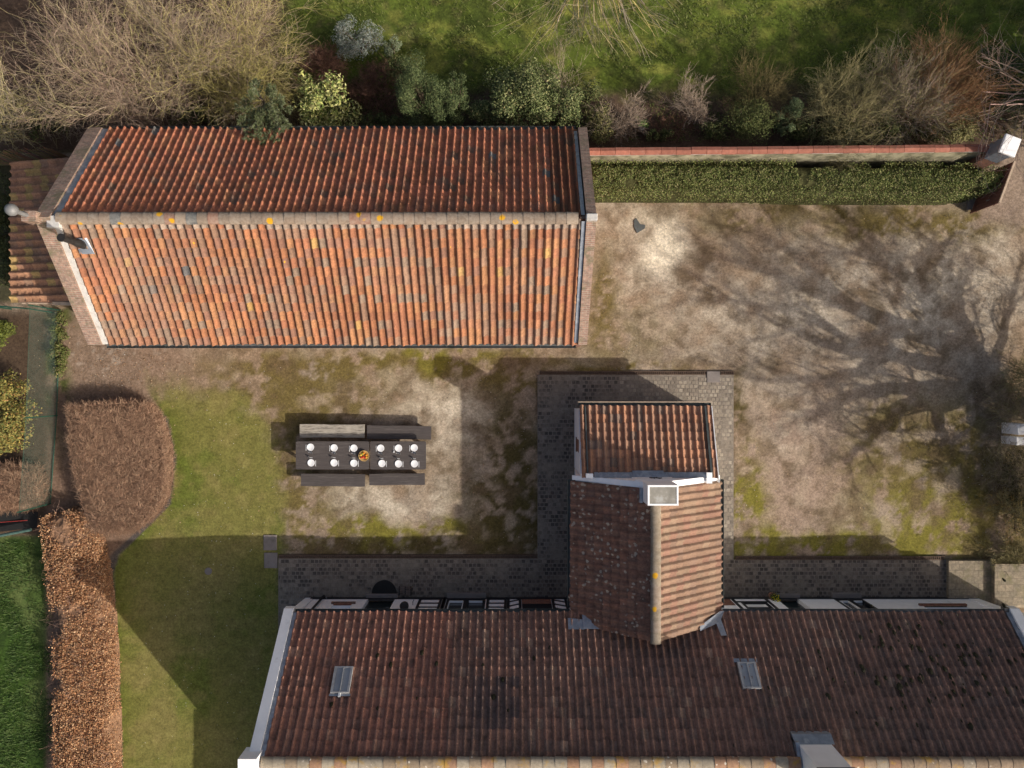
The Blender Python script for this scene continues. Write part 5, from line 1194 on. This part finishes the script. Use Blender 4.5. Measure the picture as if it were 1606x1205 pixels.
# ---------------------------------------------------------------- the big bare tree just outside the right edge
bt2 = thing('bare_tree', 'big spreading bare tree just outside the right edge, known by its shadow on the gravel', 'tree', (21.3,-1.64,0))
def sh(sx, sy, h):
    gx, gy = P(sx, sy); return (gx+1.58*h, gy-.92*h, h)
def outside(p): return (p[0]*F/(H-p[2])) > 812
out = []; BK = [(.16,.13,.10),(.13,.11,.085)]
trunk = [(21.3,-1.64,-.1),(21.25,-1.66,.8),sh(1556,607,1.75)]
rr_ = [.50,.42,.38]
for i in range(2): out.append((trunk[i], trunk[i+1], rr_[i], rr_[i+1], BK[0]))
LIMBS = [([(1553,599),(1528,542),(1502,496),(1497,450),(1480,400)],.19,4.2),
 ([(1553,592),(1507,537),(1471,486),(1445,450),(1389,414),(1348,373)],.24,6.2),
 ([(1546,596),(1466,568),(1389,558),(1312,548),(1260,522),(1200,500)],.20,7.2),
 ([(1546,592),(1466,530),(1415,518),(1337,486),(1281,460),(1200,430),(1130,400)],.26,8.0),
 ([(1543,608),(1466,609),(1384,609),(1312,635),(1260,661)],.17,6.2),
 ([(1540,615),(1466,640),(1482,692),(1512,738),(1523,769)],.11,3.2),
 ([(1540,612),(1415,640),(1363,692),(1332,728)],.12,5.0),
 ([(1558,592),(1574,512),(1595,450),(1606,400)],.065,3.6),
 ([(1471,486),(1420,440),(1400,400),(1330,350)],.12,6.6),
 ([(1415,518),(1340,540),(1250,480),(1150,470),(1090,430)],.12,8.4),
 ([(1466,530),(1440,409),(1466,383),(1420,350)],.10,5.8),
 ([(1389,558),(1300,590),(1200,600),(1140,580)],.10,7.6),
 ([(1337,486),(1250,400),(1180,370),(1100,350)],.10,8.4)]
KK = []
for pts, r0, hend in LIMBS:
    m = len(pts); prev = None; h0 = 1.75 if pts[0][0] > 1530 else None
    def need(sx): 
        gx = (sx-803)*H/F; h = 1.0
        while (gx+1.58*h)*F/(H-h) < 830: h += .05
        return h
    for i, (sx, sy) in enumerate(pts):
        f = i/(m-1)
        base = h0 if h0 is not None else max(need(pts[0][0]), 2.6)
        h = max(base+(hend-base)*f**.9, need(sx)+.15)
        q = sh(sx+(rnd.uniform(-6,6) if i else 0), sy+(rnd.uniform(-5,5) if i else 0), h); r = r0*1.75*(1-.74*f)
        if prev is not None:
            # subdivide with a little wander
            pa, ra_ = prev; last = pa; n = 4
            for k in range(1, n+1):
                t_ = k/n; w_ = .10*(1-abs(2*t_-1))
                c = tuple(pa[j]+(q[j]-pa[j])*t_+rnd.uniform(-w_, w_) for j in range(3)); rc = ra_+(r-ra_)*t_
                out.append((last, c, rc+(ra_-r)/n, rc, BK[0])); 
                d = (c[0]-last[0], c[1]-last[1], c[2]-last[2]); ml = math.sqrt(sum(v*v for v in d)) or 1
                if not (i == 1 and k < 3):
                    for _ in range(2 if rnd.random() < .35 else 1): KK.append((c, tuple(v/ml for v in d), rc))
                last = c
        prev = (q, r)
for (c, d, r) in KK:
    a = (d[0]+rnd.gauss(0,.75), d[1]+rnd.gauss(0,.75), d[2]+rnd.gauss(0,.5)+.15); ml = math.sqrt(sum(v*v for v in a))
    grow(out, c, tuple(v/ml for v in a), rnd.uniform(.8,1.9), min(r*.5,.05), 2 if rnd.random()<.75 else 3, .5, .01, BK, (2,2,2), outside, .16)
emit(out, .03, bt2, 'trunk', 'twigs')
print('tree segs', len(out))

# twiggy shrubs along the right edge
for (px, py, rx, ry, h, st, cols, lb, bs) in (
    (1600,655,34,42,1.5,16,OLT+GREYT,'bare twiggy shrub in front of the white post at the right edge',(1625,665)),
    (1600,735,40,46,1.4,18,GREYT+OLT,'bare twiggy shrub in the middle of the right edge',(1625,740)),
    (1592,800,42,50,1.5,20,OLT+[(.40,.27,.08)],'bare twiggy shrub with a yellow stem, right edge near the terrace',(1600,800)),
    (1580,870,45,24,.8,18,OLT,'lowest twiggy shrub just above the terrace steps',(1585,862)),
    (1598,585,22,36,1.4,9,OLT,'thin twiggy shrub at the right edge in the shadow of the big tree',(1615,585))):
    bare('bare_shrub', lb, px, py, rx, ry, h, st, cols, .012, 3, (2,2,2), .5, .0, group='twiggy shrubs along the right edge', base=bs)
leafy('shrub', 'dark green creeping undergrowth along the right edge', 1602, 760, 24, 80, .7, [(3,(.07,.065,.03)),(2,(.11,.09,.045)),(1,(.05,.06,.02))], .07, 4200, 36, cr=.7)
x, y = P(1603,678,.9); t = thing('white_post', 'white squared stake standing among the shrubs at the right edge', 'stake', (x,y,0))
MB().box(x-.16,x+.2,y-.1,y+.32,0,.9,bev=.01).build('post', M['white'], t); MB().box(x-.18,x+.22,y-.5,y-.2,0,.86,bev=.01).build('side_block', M['white'], t)
bx_, by_ = P(1580,800); 
for i, (px, py) in enumerate(((1583,770),(1597,775))):
    p0 = P(px, py); p1 = P(px, py+60); tag(MB().box(p0[0]-.035,p0[0]+.035,p1[1],p0[1],.3,.36).build('fence_rail', M['rust']), ('left' if i == 0 else 'right')+' of two brown rails under the twiggy shrubs at the right edge', 'rail', 'brown rails at the right edge')

# ---------------------------------------------------------------- grass, litter
def tufts(name, n, region, hgt, pal, label=None):
    X = nr.uniform(region[0], region[1], n); Y = nr.uniform(region[2], region[3], n)
    dens = fbm(X*1.1, Y*1.1, 4, 60); k = dens+nr.uniform(-.15,.15,n) > .5; X, Y = X[k], Y[k]; n = len(X)
    V = np.empty((n,4,3)); a = nr.uniform(0, 6.283, n); L = nr.uniform(.5,1.3,n)*hgt; w_ = .012
    dx, dy = np.cos(a), np.sin(a); z0 = np.zeros(n)
    V[:,0] = np.stack([X-dy*w_, Y+dx*w_, z0], 1); V[:,1] = np.stack([X+dy*w_, Y-dx*w_, z0], 1)
    V[:,2] = np.stack([X+dx*L*.8+dy*w_*.4, Y+dy*L*.8-dx*w_*.4, z0+L*.7], 1); V[:,3] = np.stack([X+dx*L*.8-dy*w_*.4, Y+dy*L*.8+dx*w_*.4, z0+L*.7], 1)
    c = np.repeat(leafcols(n, pal), 4, 0)
    o = npmesh(name, V.reshape(-1,3), np.arange(n*4).reshape(-1,4), M['leaf'], c); tag(o, label, kind='stuff'); return o
tufts('meadow_grass', 60000, (-9,21,9.5,16), .10, [(4,(.10,.125,.026)),(3,(.14,.16,.04)),(1,(.20,.19,.07)),(3,(.06,.08,.015))], 'long rough meadow grass')
tufts('garden_grass_blades', 16000, (-21,-18,-17,-6.2), .12, [(4,(.045,.09,.015)),(3,(.08,.12,.03)),(2,(.03,.06,.01))], 'bright green grass left of the beech hedge')
# daisies and pale specks on the lawn
n = 160; X = nr.uniform(-14.5,-9.3,n); Y = nr.uniform(-15,-.8,n); e = np.interp(602.5-Y*F/H, [600,660,720,790,830,870,900,1000,1205,1500],[225,262,274,266,228,185,176,182,190,195]); k = X*F/H+803 > e+6; X, Y = X[k], Y[k]
tag(leafmesh('daisies', np.stack([X,Y,np.full(len(X),.05)],1), np.tile((0,0,1.),(len(X),1)), np.full(len(X),.028), leafcols(len(X),[(1,(.6,.58,.5))],.1), None, .9), 'tiny white daisies dotted over the lawn', kind='stuff')
# small stones and leaf litter on the yard
n = 6500; X = nr.uniform(-18,20,n); Y = nr.uniform(-6.6,7,n); k = ~((X>.9)&(X<8.8)&(Y<.5)) & ~((X<2.7)&(Y>1.3)) & (fbm(X*.7,Y*.7,3,66)+nr.uniform(-.1,.1,n)>.48) & ((X>-9.4)|(Y>-.6)); X, Y = X[k], Y[k]; n = len(X)
V = np.empty((n,5,3)); s = nr.uniform(.008,.024,n)
for j in range(4): V[:,j] = np.stack([X+s*math.cos(j*1.57+.4)*nr.uniform(.6,1.2,n), Y+s*math.sin(j*1.57+.4)*nr.uniform(.6,1.2,n), np.full(n,-.005)], 1)
V[:,4] = np.stack([X,Y,.01+s*.9],1); b0 = (np.arange(n)*5)[:,None]
tag(npmesh('pebbles', V.reshape(-1,3), np.concatenate([b0+np.array([[j,(j+1)%4,4]]) for j in range(4)],0), M['leaf'], np.repeat(leafcols(n,[(3,(.45,.40,.33)),(2,(.33,.29,.24)),(1,(.6,.56,.5)),(1,(.16,.12,.09))]),5,0)), 'small pale stones strewn over the yard', kind='stuff')
